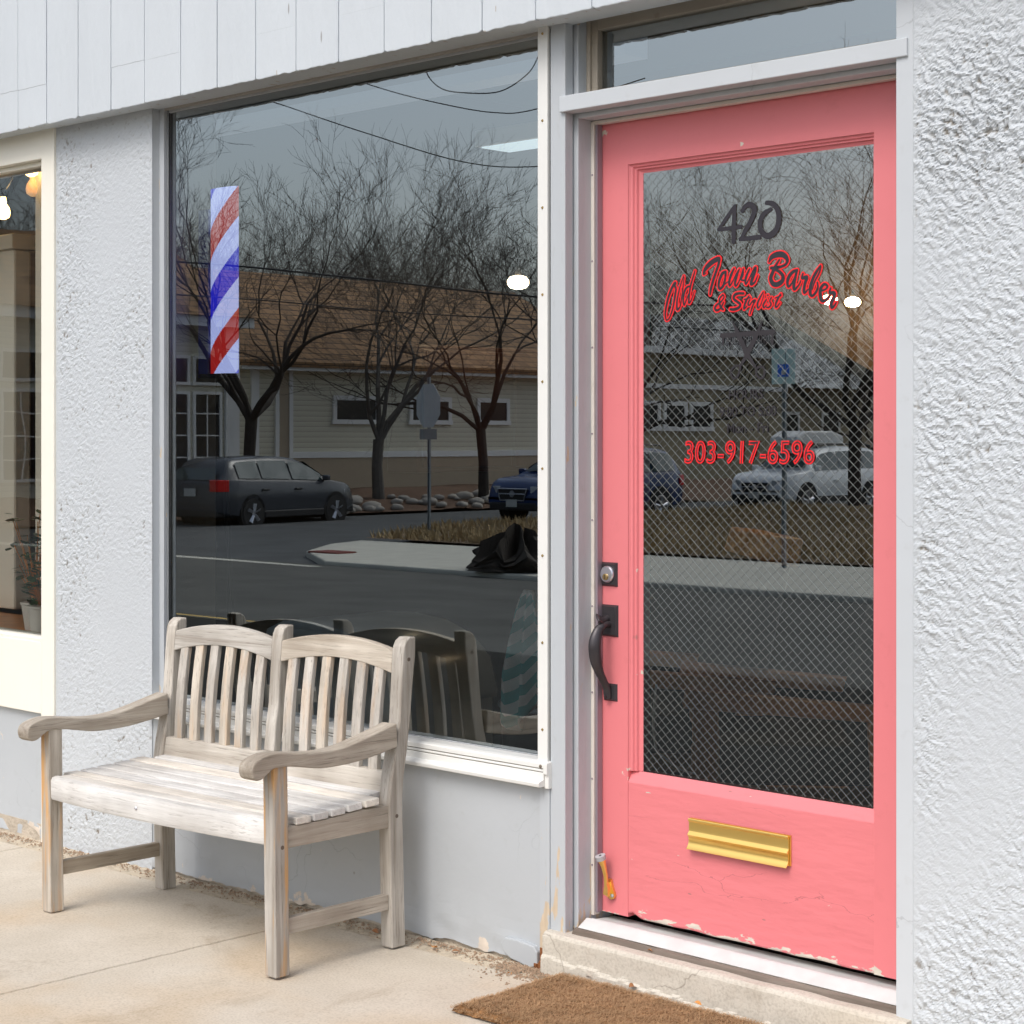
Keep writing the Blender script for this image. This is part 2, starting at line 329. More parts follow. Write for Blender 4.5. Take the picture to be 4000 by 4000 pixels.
# narrow mortar strip against the wall, crumbling
mb = MB(); N = 300
def strip(mb, y0f, y1f, zf, x0, x1, N):
    vs = []
    for i in range(N + 1):
        x = x0 + (x1 - x0) * i / N
        for k in range(5):
            t = k / 4; y = y0f(x) * (1 - t) + y1f(x) * t; vs.append((x, y, zf(x, t)))
    mb.add(vs, [(i * 5 + k, (i + 1) * 5 + k, (i + 1) * 5 + k + 1, i * 5 + k + 1) for i in range(N) for k in range(4)])
nz = lambda x, s, a: a * noise.noise(Vector((x * s, 3.1, 7.7)))
strip(mb, lambda x: -0.0885 + nz(x, 9, 0.004), lambda x: 0.03, lambda x, t: gz(x) - 0.004 + 0.006 * t + nz(x + t * 3, 30, 0.006) + nz(x * 3 + t, 60, 0.003), -13, 5, 1200)
o = mb.build('gutter_strip', flat('crumbled_mortar', (0.50, 0.43, 0.33), 0.95, var=0.35, scale=14, bmp=0.8, bscale=60), origin=(0, 0, 0), fix=False); tag(o, kind='structure', label='crumbling mortar strip between sidewalk and wall', cat='mortar strip')
def sheet(name, pts, mat, kind='structure', label=None, cat=None, thick=0.0):
    mb = MB()
    if thick: 
        n = len(pts); mb.add(list(pts) + [(x, y, z - thick) for x, y, z in pts], [tuple(range(n)), tuple(range(2 * n - 1, n - 1, -1))] + [(i, i + n, (i + 1) % n + n, (i + 1) % n) for i in range(n)])
    else: mb.add(pts, [tuple(range(len(pts)))])
    o = mb.build(name, mat, origin=(0, 0, 0), bevel=0.03 if thick else 0, fix=bool(thick)); tag(o, kind=kind, label=label, cat=cat); return o
sheet('kerb', [(-60, -1.72, 0.0), (60, -1.72, 0.03), (60, -1.554, 0.03), (-60, -1.554, 0.0)], M['kerbc'], label='concrete kerb on the shop side', cat='kerb', thick=0.3)
sheet('street', [(-120, -13.55, -0.44), (120, -13.55, -0.40), (120, -1.6, -0.12), (-120, -1.6, -0.12)], M['asphalt'], label='grey asphalt street in front of the shop', cat='street')
sheet('ground', [(-600, -600, -0.9), (600, -600, -0.9), (600, -1.65, -0.9), (-600, -1.65, -0.9)], M['soil'], label='bare ground beyond the street', cat='ground')
sheet('side_street', [(-33.0, -120, -0.52), (-25.0, -120, -0.52), (-25.0, -20, -0.475), (-23.0, -16.6, -0.468), (-19.9, -13.45, -0.460), (-33.0, -13.45, -0.460)], M['asphalt2'], label='side street leading away from the shops', cat='street')
sheet('dark_street_strip', [(-120, -6.4, -0.226), (120, -6.4, -0.212), (120, -1.71, -0.119), (-120, -1.71, -0.119)], flat('darker_asphalt', (0.034, 0.034, 0.032), 0.95, var=0.4, scale=2.5, bmp=0.4, bscale=120, spec=0.05), label='darker strip added over the asphalt along the shop kerb', cat='street strip')  # darker sheet added over the street to darken the low reflections in the glass
sheet('centre_line', [(-15.5, -6.60, -0.233), (-12.0, -6.75, -0.237), (-12.0, -6.67, -0.235), (-15.5, -6.52, -0.231)], M['yellow'], label='faded yellow line on the street', cat='road marking')
# concrete corner ramp and pavement across the street
sheet('pavement', [(-20.2, -13.5, -0.36), (60, -13.5, -0.26), (60, -17.0, -0.22), (-23.4, -17.0, -0.33), (-23.3, -16.2, -0.36), (-22.3, -14.9, -0.37)], M['kerbc'], label='pale concrete pavement across the street', cat='pavement', thick=0.3)
sheet('gutter_pan', [(-40, -13.55, -0.425), (-20.0, -13.55, -0.425), (-20.0, -13.05, -0.41), (-40, -13.05, -0.41)], M['kerbc'], label='concrete gutter pan across the side street mouth', cat='gutter')
mb = MB()
for i in range(12): mb.box(-21.95 + i * 0.055, -21.95 + i * 0.055 + 0.038, -15.05, -14.65, -0.38, -0.345)
tag(mb.build('tactile_paving', flat('brick_red_plate', (0.22, 0.06, 0.05), 0.8), origin=(0, 0, 0)), 'red ribbed tactile plate on the corner pavement ramp', 'tactile paving', kind='structure')
# verge of dry grass
def gh(x, y): return -0.29 + 0.10 * min(1, max(0, (-17 - y) / 12.0)) + 0.02 * noise.noise(Vector((x * .6, y * .6, 0)))
vs = []; fs = []; nx, ny = 50, 40
for i in range(nx + 1):
    for j in range(ny + 1):
        x = -25.1 + 22 * (i / nx) ** 1.2; y = -16.98 - 16 * (j / ny); x = max(x, -25.1 + 1.8 * max(0, 1 - (-16.98 - y) / 3.2)); vs.append((x, y, gh(x, y)))
fs = [(i * (ny + 1) + j, i * (ny + 1) + j + 1, (i + 1) * (ny + 1) + j + 1, (i + 1) * (ny + 1) + j) for i in range(nx) for j in range(ny)]
mb = MB().add(vs, fs); tag(mb.build('verge', M['soil'], origin=(0, 0, 0), fix=False), 'earth verge between pavement and side street', 'verge', kind='structure')
random.seed(4); mb = MB()
for _ in range(15000):
    x = -25.0 + 16 * random.random() ** 1.3; y = -17.05 - 14 * random.random() ** 1.4
    if x < -25.0 + 1.8 * max(0, 1 - (-16.98 - y) / 3.2): continue
    a = random.random() * 6.28; h = random.uniform(.05, .16); wd = random.uniform(.012, .03); z = gh(x, y)
    dx, dy = math.cos(a) * wd, math.sin(a) * wd
    mb.add([(x - dx, y - dy, z), (x + dx, y + dy, z), (x + random.uniform(-.08, .08), y + random.uniform(-.08, .08), z + h)], [(0, 1, 2)])
tag(mb.build('dry_grass', M['drygrass'], origin=(0, 0, 0), fix=False), 'straw brown winter grass on the verge across the street', 'grass', kind='stuff')
# rock bed rising to the clapboard building
vs = []; nx, ny = 12, 90
def rh(x, y): t = (-33 - x) / 4.4; return -0.40 + 0.42 * min(1, t * 1.3) + 0.06 * noise.noise(Vector((x, y, 1)))
for i in range(nx + 1):
    for j in range(ny + 1): x = -33.0 - 4.6 * i / nx; y = -14 - 60 * j / ny; vs.append((x, y, rh(x, y)))
fs = [(i * (ny + 1) + j, (i + 1) * (ny + 1) + j, (i + 1) * (ny + 1) + j + 1, i * (ny + 1) + j + 1) for i in range(nx) for j in range(ny)]
tag(MB().add(vs, fs).build('planting_bed', flat('bark_mulch', (0.11, 0.06, 0.035), 0.95, var=0.5, scale=6, bmp=0.7), origin=(0, 0, 0), fix=False), 'mulched bed sloping up to the clapboard building', 'planting bed', kind='structure')
M['rock'] = flat('river_rock', (0.36, 0.33, 0.29), 0.85, var=0.35, scale=1.5, bmp=0.4)
random.seed(8); rocks = []
for k in range(4):
    bm = bmesh.new(); bmesh.ops.create_icosphere(bm, subdivisions=2, radius=0.2)
    for v_ in bm.verts: v_.co *= 1 + 0.25 * noise.noise(v_.co * 6 + Vector((k * 5, 0, 0))); v_.co.z *= 0.7
    me = bpy.data.meshes.new('boulder'); bm.to_mesh(me); bm.free(); me.shade_smooth(); me.materials.append(M['rock']); rocks.append(me)
for k in range(70):
    o = bpy.data.objects.new('boulder', rocks[k % 4]); scn.collection.objects.link(o)
    x = -33.15 - 1.6 * random.random() ** 1.3; y = -22 - 12 * random.random(); o.location = (x, y, rh(x, y) + 0.05); s = random.uniform(.45, 1.3); o.scale = (s, s, s * .8); o.rotation_euler = (0, 0, random.random() * 6)
    tag(o, 'rounded pale boulder lying in the mulched bed across the street', 'boulder', 'boulders in the planting bed')

# ================================================================ THE SHOP FRONT
M['grey'] = paint('grey_paint', GREY, bscale=70, bstr=0.3, bdist=0.002, dirt=0.05, crack=0.0)
M['post'] = paint('grey_paint_post', GREY, bscale=30, bstr=0.25, bdist=0.002, chips=0.16, zlo=0.12, zr=0.35, stretch=(3, 3, 0.7), dirt=0.10, thr=0.66)
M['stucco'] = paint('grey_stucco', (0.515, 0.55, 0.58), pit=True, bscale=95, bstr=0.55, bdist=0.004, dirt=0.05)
M['base'] = paint('grey_render', (0.445, 0.475, 0.50), spots=6.0, bscale=25, bstr=0.22, bdist=0.003, chips=0.15, zlo=0.02, zr=0.06, crack=0.5, dirt=0.05, thr=0.69, chipcol=(0.62, 0.55, 0.47))
M['siding'] = paint('siding_paint', (0.56, 0.605, 0.64), spots=5.0, bscale=14, bstr=0.8, bdist=0.005, stretch=(2.2, 1, 0.45), dirt=0.015, chips=0.10, zlo=2.432, zr=0.02, chipcol=(0.42, 0.37, 0.32), thr=0.72, chipscale=22)
M['trimg'] = paint('grey_trim_paint', (0.52, 0.555, 0.585), bscale=20, bstr=0.3, bdist=0.002, stretch=(1, 1, 1), dirt=0.06, crack=0.5)
M['header'] = paint('header_paint', (0.40, 0.375, 0.34), bscale=20, dirt=0.2)
M['alu'] = flat('white_aluminium', (0.74, 0.745, 0.72), 0.35, var=0.06, scale=5, bmp=0.05)
M['aluline'] = flat('grimy_groove', (0.16, 0.13, 0.10), 0.7)
M['rust'] = flat('rust', (0.22, 0.085, 0.03), 0.9, var=0.6, scale=40, bmp=0.6, bscale=120)
M['screw'] = flat('brass_screw', (0.42, 0.30, 0.13), 0.4, metal=0.9)
M['cream'] = paint('cream_paint', (0.83, 0.81, 0.72), bscale=20, bstr=0.12, bdist=0.002, dirt=0.02)
M['gasket'] = flat('dark_gasket', (0.03, 0.033, 0.035), 0.6)
shop = thing('shop_building', 'grey painted shop front with big window, coral pink door and white board siding', 'shop building', (-3.2, 0, 0))
P = shop
# stucco faces with true relief
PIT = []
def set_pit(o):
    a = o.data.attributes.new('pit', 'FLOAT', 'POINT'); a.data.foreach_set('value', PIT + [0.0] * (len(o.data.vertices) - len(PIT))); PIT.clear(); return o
def relief(mb, x0, x1, z0, z1, y, step, amp, sc, side=0.02, skew=0.0, soft=0.0):
    nx = int((x1 - x0) / step); nz_ = int((z1 - z0) / step); vs = []
    for i in range(nx + 1):
        x = x0 + (x1 - x0) * i / nx
        for j in range(nz_ + 1):
            z = z0 + (z1 - z0) * j / nz_
            p = Vector((x * sc, (z + skew * x) * sc * 1.25, 2.0))
            q_ = p + Vector((0.6 * noise.noise(p * .7 + Vector((9, 0, 0))), 0.6 * noise.noise(p * .7), 0))
            rg_ = 1 - 2.2 * abs(noise.noise(q_ * .9 + Vector((31, 7, 0))))
            d = 0.95 * noise.noise(q_) + 0.45 * min(.45, rg_) + 0.55 * noise.noise(q_ * 2.4) + 0.36 * noise.noise(p * 5.6) + 0.2 * noise.noise(p * 11)
            m_ = 0.62 + 0.9 * noise.noise(Vector((x * 3.2, z * 3.2, 9)))
            m_ = max(.18, m_)
            e = min(x - x0, x1 - x, 0.03) / 0.03
            d = max(-0.75, d - .1) * m_
            if soft: d *= max(0.25, 1 - soft * max(0, 1 - z / 0.5))
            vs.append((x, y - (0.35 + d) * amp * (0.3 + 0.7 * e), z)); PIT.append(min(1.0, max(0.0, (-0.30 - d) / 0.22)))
    n = nz_ + 1; fs = [(i * n + j, (i + 1) * n + j, (i + 1) * n + j + 1, i * n + j + 1) for i in range(nx) for j in range(nz_)]
    mb.add(vs, fs)
mb = MB(); relief(mb, -5.541, -4.984, 0.0, 2.46, 0.0, 0.0044, 0.0027, 60)
mb.box(-5.541, -4.984, 0.0015, 0.25, -0.05, 2.46)
# rough arris: returned edge of the pilaster
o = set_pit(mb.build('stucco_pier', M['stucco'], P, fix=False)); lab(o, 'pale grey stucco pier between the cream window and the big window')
mb = MB(); relief(mb, -2.186, -1.40, -0.02, 3.0, -0.002, 0.0036, 0.0064, 54, skew=0.30, soft=0.45); mb.box(-2.186, 3.5, 0.004, 0.3, -0.05, 3.2)
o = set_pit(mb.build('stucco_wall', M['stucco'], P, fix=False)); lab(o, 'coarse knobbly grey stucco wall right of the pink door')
# render below the big window with ragged foot
def foot(mb, x0, x1, y, ztop, step=0.006, zb=0.02, amp=0.012):
    nx = int((x1 - x0) / step); zs = [0, .01, .02, .03, .045, .06, .08, .1, .14, .2, .3, 1.0]; vs = []
    for i in range(nx + 1):
        x = x0 + (x1 - x0) * i / nx; b0 = gz(x) + zb * 0.5 + amp * noise.noise(Vector((x * 9, 0, 0))) + 0.5 * amp * noise.noise(Vector((x * 34, 0, 0)))
        for k, t in enumerate(zs):
            z = b0 + (ztop - b0) * t; yy = y + 0.0015 * noise.noise(Vector((x * 12, z * 12, 0))) - 0.006 * max(0, 1 - (z - b0) / 0.09) * (0.5 + noise.noise(Vector((x * 14, z * 20, 3))))
            vs.append((x, yy, z))
    n = len(zs); mb.add(vs, [(i * n + j, (i + 1) * n + j, (i + 1) * n + j + 1, i * n + j + 1) for i in range(nx) for j in range(n - 1)])
mb = MB(); foot(mb, -4.984, -3.287, 0.003, 0.52); mb.box(-4.984, -3.287, 0.012, 0.25, -0.05, 0.52)
lab(mb.build('lower_wall', M['base'], P, fix=False), 'smooth grey wall panel below the big window')
mb = MB(); foot(mb, -13.0, -5.62, 0.012, 0.46, step=0.012); mb.box(-13, -5.62, 0.022, 0.25, -0.05, 0.46)
lab(mb.build('lower_wall', M['base'], P, fix=False), 'smooth grey wall below the cream window')
# concrete foundation showing under the flaked render
mb = MB(); mb.box(-13, -3.27, 0.010, 0.2, -0.1, 0.06); mb.build('footing', flat('old_footing', (0.48, 0.42, 0.34), 0.95, var=0.5, scale=12, bmp=0.8), P)
# siding boards
mb = MB(); gx = [-5.683, -5.503, -5.314, -5.125, -4.94, -4.748, -4.564, -4.379, -4.193, -4.006, -3.816, -3.628, -3.437, -3.247]
gx = [g_ * .99128 for g_ in gx]
gx = [gx[0] - 0.188 * k for k in range(38, 0, -1)] + gx + [gx[-1] + 0.188 * k for k in range(1, 34)]
random.seed(3)
for a, b_ in zip(gx[:-1], gx[1:]):
    n = 18; zl = 2.562 + random.uniform(-.006, .006); top = 3.6; yo = random.uniform(-.0008, .0008) - .03; lip = random.choice((0.0, .0002, .0004, .0009))
    xs = [a + 0.0022 + (b_ - a - 0.0044) * i / n for i in range(n + 1)]
    vs = []; 
    for x in xs:
        zb = 2.432 + 0.003 * noise.noise(Vector((x * 40, 1, 0))) + 0.002 * noise.noise(Vector((x * 11, 5, 0)))
        if min(x - a, b_ - x) < 0.012: zb += 0.004 * random.random()
        zc = zl + 0.0015 * noise.noise(Vector((x * 30, 2, 0)))
        vs += [(x, -0.075, zb + 0.001), (x, -0.0595 + yo, zb), (x, -0.0605 + yo, zb + 0.002), (x, -0.0602 + yo, zc), (x, -0.0602 - lip + yo, zc + 0.001), (x, -0.0602 - lip * .7 + yo, top)]
    k = len(vs) // (n + 1); mb.add(vs, [(i * k + j, (i + 1) * k + j, (i + 1) * k + j + 1, i * k + j + 1) for i in range(n) for j in range(k - 1)] + [tuple(range(k)), tuple(n * k + j for j in range(k - 1, -1, -1))])
mb.box(gx[0], gx[-1], -0.0870, 0.03, 2.4380, 3.6)
lab(mb.build('siding', M['siding'], P, fix=False), 'white painted vertical board siding above the windows')
mb = MB(); mb.box(-13, 3.5, 0.03, 0.35, 2.46, 3.6); mb.box(-13, 3.5, 0.35, 9.0, 3.1, 3.6); mb.box(-13.2, -13, 0.0, 9.0, 0, 3.6); mb.box(3.5, 3.7, 0.0, 9.0, 0, 3.6); mb.box(-13, 3.5, 8.8, 9.0, 0, 3.6)
mb.build('upper_wall', M['grey'], P)
# dark header band over the big window
mb = MB(); mb.box(-4.984, -3.259, 0.028, 0.0400, 2.431, 2.47); mb.box(-4.984, -3.259, -0.0, 0.03, 2.462, 2.49)
hd = mb.build('header', M['header'], P, bevel=0.002); lab(hd, 'beige metal header strip with rusty screws over the big window')
for k in range(9):
    MB().lathe([(0.0, -.003), (.004, -.003), (.006, 0), (.006, .004)], (-4.93 + k * 0.2, 0.0255, 2.444), 8, 1).build('screw', M['rust'], hd)
# big window: frame, pane, right hand strip, sill
fr = MB(); fr.box(-4.984, -4.958, 0.026, 0.0455, 0.55, 2.44); fr.box(-4.984, -3.259, 0.0405, 0.0455, 2.424, 2.45)
fr.box(-4.9575, -4.950, 0.036, 0.0455, 0.56, 2.44, 1); fr.box(-4.949, -3.27, 0.041, 0.0455, 0.55, 0.5685, 1)
win = fr.build('shop_window', [M['post'], M['gasket']], P, bevel=0.0015); lab(win, 'large plate glass shop window reflecting the street')
G1 = glass('plate_glass', 2.5, (0.80, 0.84, 0.85), wob=0.00012, wscale=1.3)
def pane(name, x0, x1, y, z0, z1, parent, G, th=0.005):
    mb = MB(); mb.add([(x0, y, z0), (x1, y, z0), (x1, y, z1), (x0, y, z1)], [(0, 1, 2, 3)], 0)
    mb.add([(x0, y + th, z0), (x1, y + th, z0), (x1, y + th, z1), (x0, y + th, z1)], [(3, 2, 1, 0)], 1)
    k = [(x0, y, z0), (x1, y, z0), (x1, y, z1), (x0, y, z1), (x0, y + th, z0), (x1, y + th, z0), (x1, y + th, z1), (x0, y + th, z1)]
    mb.add(k, [(0, 4, 5, 1), (1, 5, 6, 2), (2, 6, 7, 3), (3, 7, 4, 0)], 1)
    return mb.build(name, list(G), parent, fix=False)
pane('pane', -4.982, -3.262, 0.046, 0.552, 2.44, win, G1)
mb = MB(); mb.box(-3.293, -3.259, -0.0045, 0.006, 0.548, 2.452); mb.box(-3.293, -3.290, 0.006, 0.06, 0.56, 2.44)
st = mb.build('corner_strip', M['alu'], win, bevel=0.001)
for k in range(9): MB().lathe([(0.0, -.003), (.0025, -.0025), (.0038, 0), (.0038, .002)], (-3.276, -0.0045, 0.645 + k * 0.222), 8, 1).build('screw', M['screw'], win)
prof = [(0.058, 0.566), (0.0, 0.566), (-0.013, 0.5635), (-0.016, 0.560), (-0.016, 0.549), (-0.0125, 0.548), (-0.0125, 0.5455), (-0.016, 0.5445), (-0.016, 0.5405), (-0.0125, 0.5395), (-0.0125, 0.537), (-0.0155, 0.536), (-0.0155, 0.520), (-0.0325, 0.515), (-0.0345, 0.512), (-0.033, 0.5035), (-0.029, 0.5015), (0.0, 0.503), (0.058, 0.503)]
mb = MB(); mb.prism_x(prof, -4.99, -3.262); mb.prism_x([(0.01, .566), (-.0175, .5635), (-.0185, .5585), (-.0185, .535), (-.012, .532), (-.012, .498), (0.01, .498)], -3.2615, -3.248)
sill = mb.build('sill', M['alu'], win, bevel=0.0008); lab(sill, 'white aluminium sill with grimy grooves')
mb = MB(); mb.box(-4.99, -3.262, -0.0128, -0.0, 0.5462, 0.5478); mb.box(-4.99, -3.262, -0.0128, 0, 0.5376, 0.5390); mb.lathe([(0, -.004), (.003, -.003), (.005, 0), (.005, .004)], (-3.272, -0.0165, 0.553), 10, 1)
mb.box(-4.99, -3.262, -0.0128, 0.0, 0.5195, 0.5205)
mb.build('sill_groove', M['aluline'], win)
# painted metal angle below the sill, rusted at the foot
mb = MB(); mb.box(-3.287, -3.253, -0.003, 0.02, 0.085, 0.50); fo = mb.build('angle_strip', M['post'], P, bevel=0.001)
mb = MB(); mb.box(-3.287, -3.253, -0.004, 0.02, 0.03, 0.088)
for _ in range(14):
    x = random.uniform(-3.30, -3.245); mb.box(x, x + random.uniform(.006, .02), random.uniform(-.02, -.006), 0.0, 0.03, random.uniform(.035, .06))
mb.build('rusty_foot', M['rust'], fo, bevel=0.002)
mb = MB()
for i in range(14):
    pass
mb.prism_y([(-3.42, .075), (-3.405, .092), (-3.36, .094), (-3.30, .088), (-3.289, .075), (-3.289, .038), (-3.32, .032), (-3.385, .042), (-3.41, .055)], -0.012, 0.01)
mb.build('patch', M['base'], P, bevel=0.003)
# post, jambs, right hand trim
mb = MB(); mb.box(-3.253, -3.202, 0.0, 0.03, 0.135, 2.46); mb.box(-3.253, -3.2085, 0.03, 0.036, 0.14, 2.46); mb.box(-3.253, -3.190, 0.036, 0.17, 0.142, 2.46)
jb = mb.build('door_post', M['post'], P, bevel=0.002); lab(jb, 'grey painted post and jamb between window and door')
mb = MB(); mb.box(-3.1900, -3.1800, 0.084, 0.108, 0.172, 2.196); mb.box(-3.190, -2.23, 0.086, 0.108, 2.1885, 2.198)
mb.build('weather_strip', paint('cream_strip', (0.68, 0.64, 0.58), dirt=0.12), P, bevel=0.0015)
mb = MB(); mb.box(-3.179, -3.172, 0.090, 0.108, 0.18, 2.188)
for k in range(9): mb.lathe([(0, -.002), (.002, -.002), (.003, 0)], (-3.185, 0.084, 0.3 + k * 0.22), 6, 1)
mb.build('strip_bracket', flat('mauve_metal', (0.32, 0.27, 0.31), 0.45, metal=0.4), P)
MB().box(-2.280, -2.2295, 0.085, 0.17, 0.15, 2.199).build('door_jamb', M['post'], P, bevel=0.002)
mb = MB(); mb.box(-2.229, -2.186, -0.0035, 0.17, 0.02, 3.0)
lab(mb.build('door_trim', M['trimg'], P, bevel=0.002), 'flat grey trim board right of the pink door')
# transom: bar, soffit steps, sash, pane
mb = MB(); mb.box(-3.214, -2.198, -0.010, 0.06, 2.212, 2.252); mb.box(-3.19, -2.23, 0.036, 0.17, 2.199, 2.2119)
mb.box(-3.202, -2.229, 0.06, 0.17, 2.215, 2.262)
tb = mb.build('transom_bar', M['trimg'], P, bevel=0.002); lab(tb, 'pale grey crosspiece above the pink door')
mb = MB(); mb.box(-3.190, -3.160, 0.075, 0.115, 2.262, 2.60); mb.box(-3.160, -2.23, 0.075, 0.115, 2.425, 2.60); mb.box(-3.160, -2.23, 0.08, 0.115, 2.262, 2.275)
mb.box(-3.19, -3.178, 0.066, 0.075, 2.262, 2.5)
tw = mb.build('transom_window', paint('transom_paint', (0.42, 0.37, 0.30), dirt=0.2, bscale=20), P, bevel=0.002); lab(tw, 'narrow transom window above the pink door')
pane('pane', -3.165, -2.235, 0.095, 2.268, 2.44, tw, G1)
# cream window on the left
mb = MB(); mb.box(-5.620, -5.541, -0.010, 0.12, 0.0, 2.452); mb.box(-8.6, -5.620, -0.008, 0.12, 2.342, 2.452); mb.box(-8.6, -5.620, -0.010, 0.12, 0.444, 0.690)
mb.box(-8.68, -8.6, -0.01, 0.12, 0.0, 2.452); mb.box(-8.6, -5.62, 0.02, 0.1, 2.325, 2.342); mb.box(-8.6, -5.62, 0.02, 0.1, 0.69, 0.702)
cw = mb.build('display_window', M['cream'], P, bevel=0.003); lab(cw, 'cream framed display window of the neighbouring shop')
mb = MB(); mb.box(-13, -8.68, 0.0, 0.25, 0.0, 2.46); mb.build('stucco_wall', M['stucco'], P)
G2 = glass('old_glass', 1.5, (0.94, 0.93, 0.88), wob=0.0007, wscale=2.2)
pane('pane', -8.6, -5.62, 0.05, 0.70, 2.33, cw, G2)
# doorstep with a ragged lower lip, rotten sill board, aluminium threshold
mb = MB(); x0, x1 = -3.253, -2.19; nx = 220; zs = [-0.03 + 0.168 * j / 34 for j in range(35)]; vs = []
for i in range(nx + 1):
    x = x0 + (x1 - x0) * i / nx; rag = 0.075 - 0.035 * (x - x0) + 0.018 * noise.noise(Vector((x * 7, 1, 1))) + 0.010 * noise.noise(Vector((x * 30, 1, 1)))
    for z in zs:
        t = min(1, max(0, (z - rag) / 0.004)); rnd = max(0, (z - 0.126) / 0.012)
        y = -0.036 + 0.007 * t + 0.0015 * noise.noise(Vector((x * 25, z * 25, 0))) + 0.008 * rnd * rnd
        vs.append((x, y, z))
    for k, y in enumerate((-0.012, 0.0, 0.02, 0.05, 0.09, 0.17)): vs.append((x, y, 0.1395 + 0.002 * noise.noise(Vector((x * 9, y * 9, 4))) + (0.0 if k else -0.0005)))
n = len(zs) + 6; mb.add(vs, [(i * n + j, (i + 1) * n + j, (i + 1) * n + j + 1, i * n + j + 1) for i in range(nx) for j in range(n - 1)] + [tuple(range(n)), tuple(nx * n + j for j in range(n - 1, -1, -1))])
lab(mb.build('doorstep', M['step'], P, fix=False, smooth=False), 'chipped pale concrete doorstep under the pink door')
mb = MB(); nx = 120; vs = []
for i in range(nx + 1):
    x = -3.185 + 0.955 * i / nx; f = 0.012 + 0.006 * noise.noise(Vector((x * 10, 0, 0))); h = 0.1525 + 0.002 * noise.noise(Vector((x * 22, 0, 0)))
    vs += [(x, f - 0.006, 0.138), (x, f, h - 0.004), (x, f + 0.01, h), (x, 0.12, h)]
mb.add(vs, [(i * 4 + j, (i + 1) * 4 + j, (i + 1) * 4 + j + 1, i * 4 + j + 1) for i in range(nx) for j in range(3)])
mb.build('sill_board', wood('rotten_wood', 0, (0.10, 0.08, 0.065), (0.26, 0.22, 0.19)), P, fix=False)
th = MB(); th.prism_x([(0.020, 0.1530), (0.0195, 0.1545), (0.052, 0.1725), (0.056, 0.1725), (0.058, 0.167), (0.072, 0.166), (0.074, 0.168), (0.078, 0.164), (0.16, 0.158), (0.16, 0.153)], -3.176, -2.229)
lab(th.build('threshold', flat('threshold_aluminium', (0.60, 0.61, 0.60), 0.38, metal=0.0, var=0.22, scale=16), P, bevel=0.0006), 'worn white metal threshold')

# ---- the door
PINK = (0.71, 0.198, 0.215)
M['pink'] = paint('coral_paint', PINK, spots=4.0, bscale=26, bstr=0.22, bdist=0.002, chips=0.28, zlo=0.178, zr=0.035, chipcol=(0.60, 0.56, 0.47), dirt=0.05, crack=0.0, rough=0.5, thr=0.715, chipscale=13)
M['pinkh'] = paint('coral_paint_rail', PINK, spots=7.0, bscale=10, bstr=0.45, bdist=0.003, chips=0.30, zlo=0.178, zr=0.034, chipcol=(0.60, 0.55, 0.47), dirt=0.05, crack=0.8, rough=0.5, thr=0.715, stretch=(1.0, 1, 3.5), chipscale=20)
DX0, DX1, DZ0, DZ1 = -3.197, -2.2835, 0.180, 2.196; YD = 0.110
gx0, gx1, gz0_, gz1_ = -3.054, -2.373, 0.550, 2.057
mb = MB()
mb.box(DX0, -3.0875, YD, YD + .045, DZ0, DZ1, 0); mb.box(-2.3585, DX1, YD, YD + .045, DZ0, DZ1, 0)      # stiles
mb.box(-3.0875, -2.3585, YD, YD + .045, 2.080, DZ1, 0); 
door = mb.build('door', M['pink'], P); lab(door, 'coral pink door with a wired glass pane and flaking lower edge')
mb = MB(); N = 60; vs = []
for i in range(N + 1):      # bottom rail with rotted, wavy foot
    x = -3.0868 + 0.7278 * i / N; zb = DZ0 + 0.003 + 0.003 * noise.noise(Vector((x * 13, 0, 0))) + (0.012 * max(0, 1 - abs(x + 3.075) / 0.03)) - 0.002
    vs += [(x, YD + .0445, zb), (x, YD + .003, zb), (x, YD + .0006, zb + .004)] + [(x, YD + .0006 + 0.0006 * noise.noise(Vector((x * 3, z * 30, 0))), z) for z in (0.24, 0.30, 0.36, 0.42, 0.47, 0.512)] + [(x, YD + .0006, 0.520), (x, YD + 0.0015, 0.5225), (x, YD + .019, 0.548), (x, YD + .0445, 0.548)]
k = len(vs) // (N + 1); mb.add(vs, [(i * k + j, (i + 1) * k + j, (i + 1) * k + j + 1, i * k + j + 1) for i in range(N) for j in range(k - 1)] + [tuple(range(k)), tuple(N * k + j for j in range(k - 1, -1, -1))])
mb.build('bottom_rail', M['pinkh'], door, fix=False)
# glazing beads (stepped moulding) left, right, top
mb = MB()
prf = [(0.0, 0.0), (0.004, 0.004), (0.010, 0.005), (0.013, 0.010), (0.019, 0.010), (0.022, 0.016), (0.033, 0.019), (0.033, 0.044), (0.0, 0.044)]
def bead(p, a, b_, side):
    if side == 'l': mb.prism_z([(-3.0869 + u, YD + .0012 + d) for u, d in p], a, b_)
    if side == 'r': mb.prism_z([(-2.3591 - u * 0.42, YD + .0012 + d) for u, d in p], a, b_)
    if side == 't': mb.prism_x([(YD + .0014 + d, 2.0798 - u * 0.7) for u, d in p], a, b_)
bead(prf, 0.549, 2.0795, 'l'); bead(prf, 0.549, 2.0795, 'r'); bead(prf, -3.0865, -2.3595, 't')
mb.build('glazing_bead', M['pink'], door)
G3 = glass('wired_glass', 2.4, (0.88, 0.90, 0.89), wob=0.00010, wscale=2.0)
pane('pane', -3.056, -2.370, 0.131, 0.545, 2.062, door, G3)
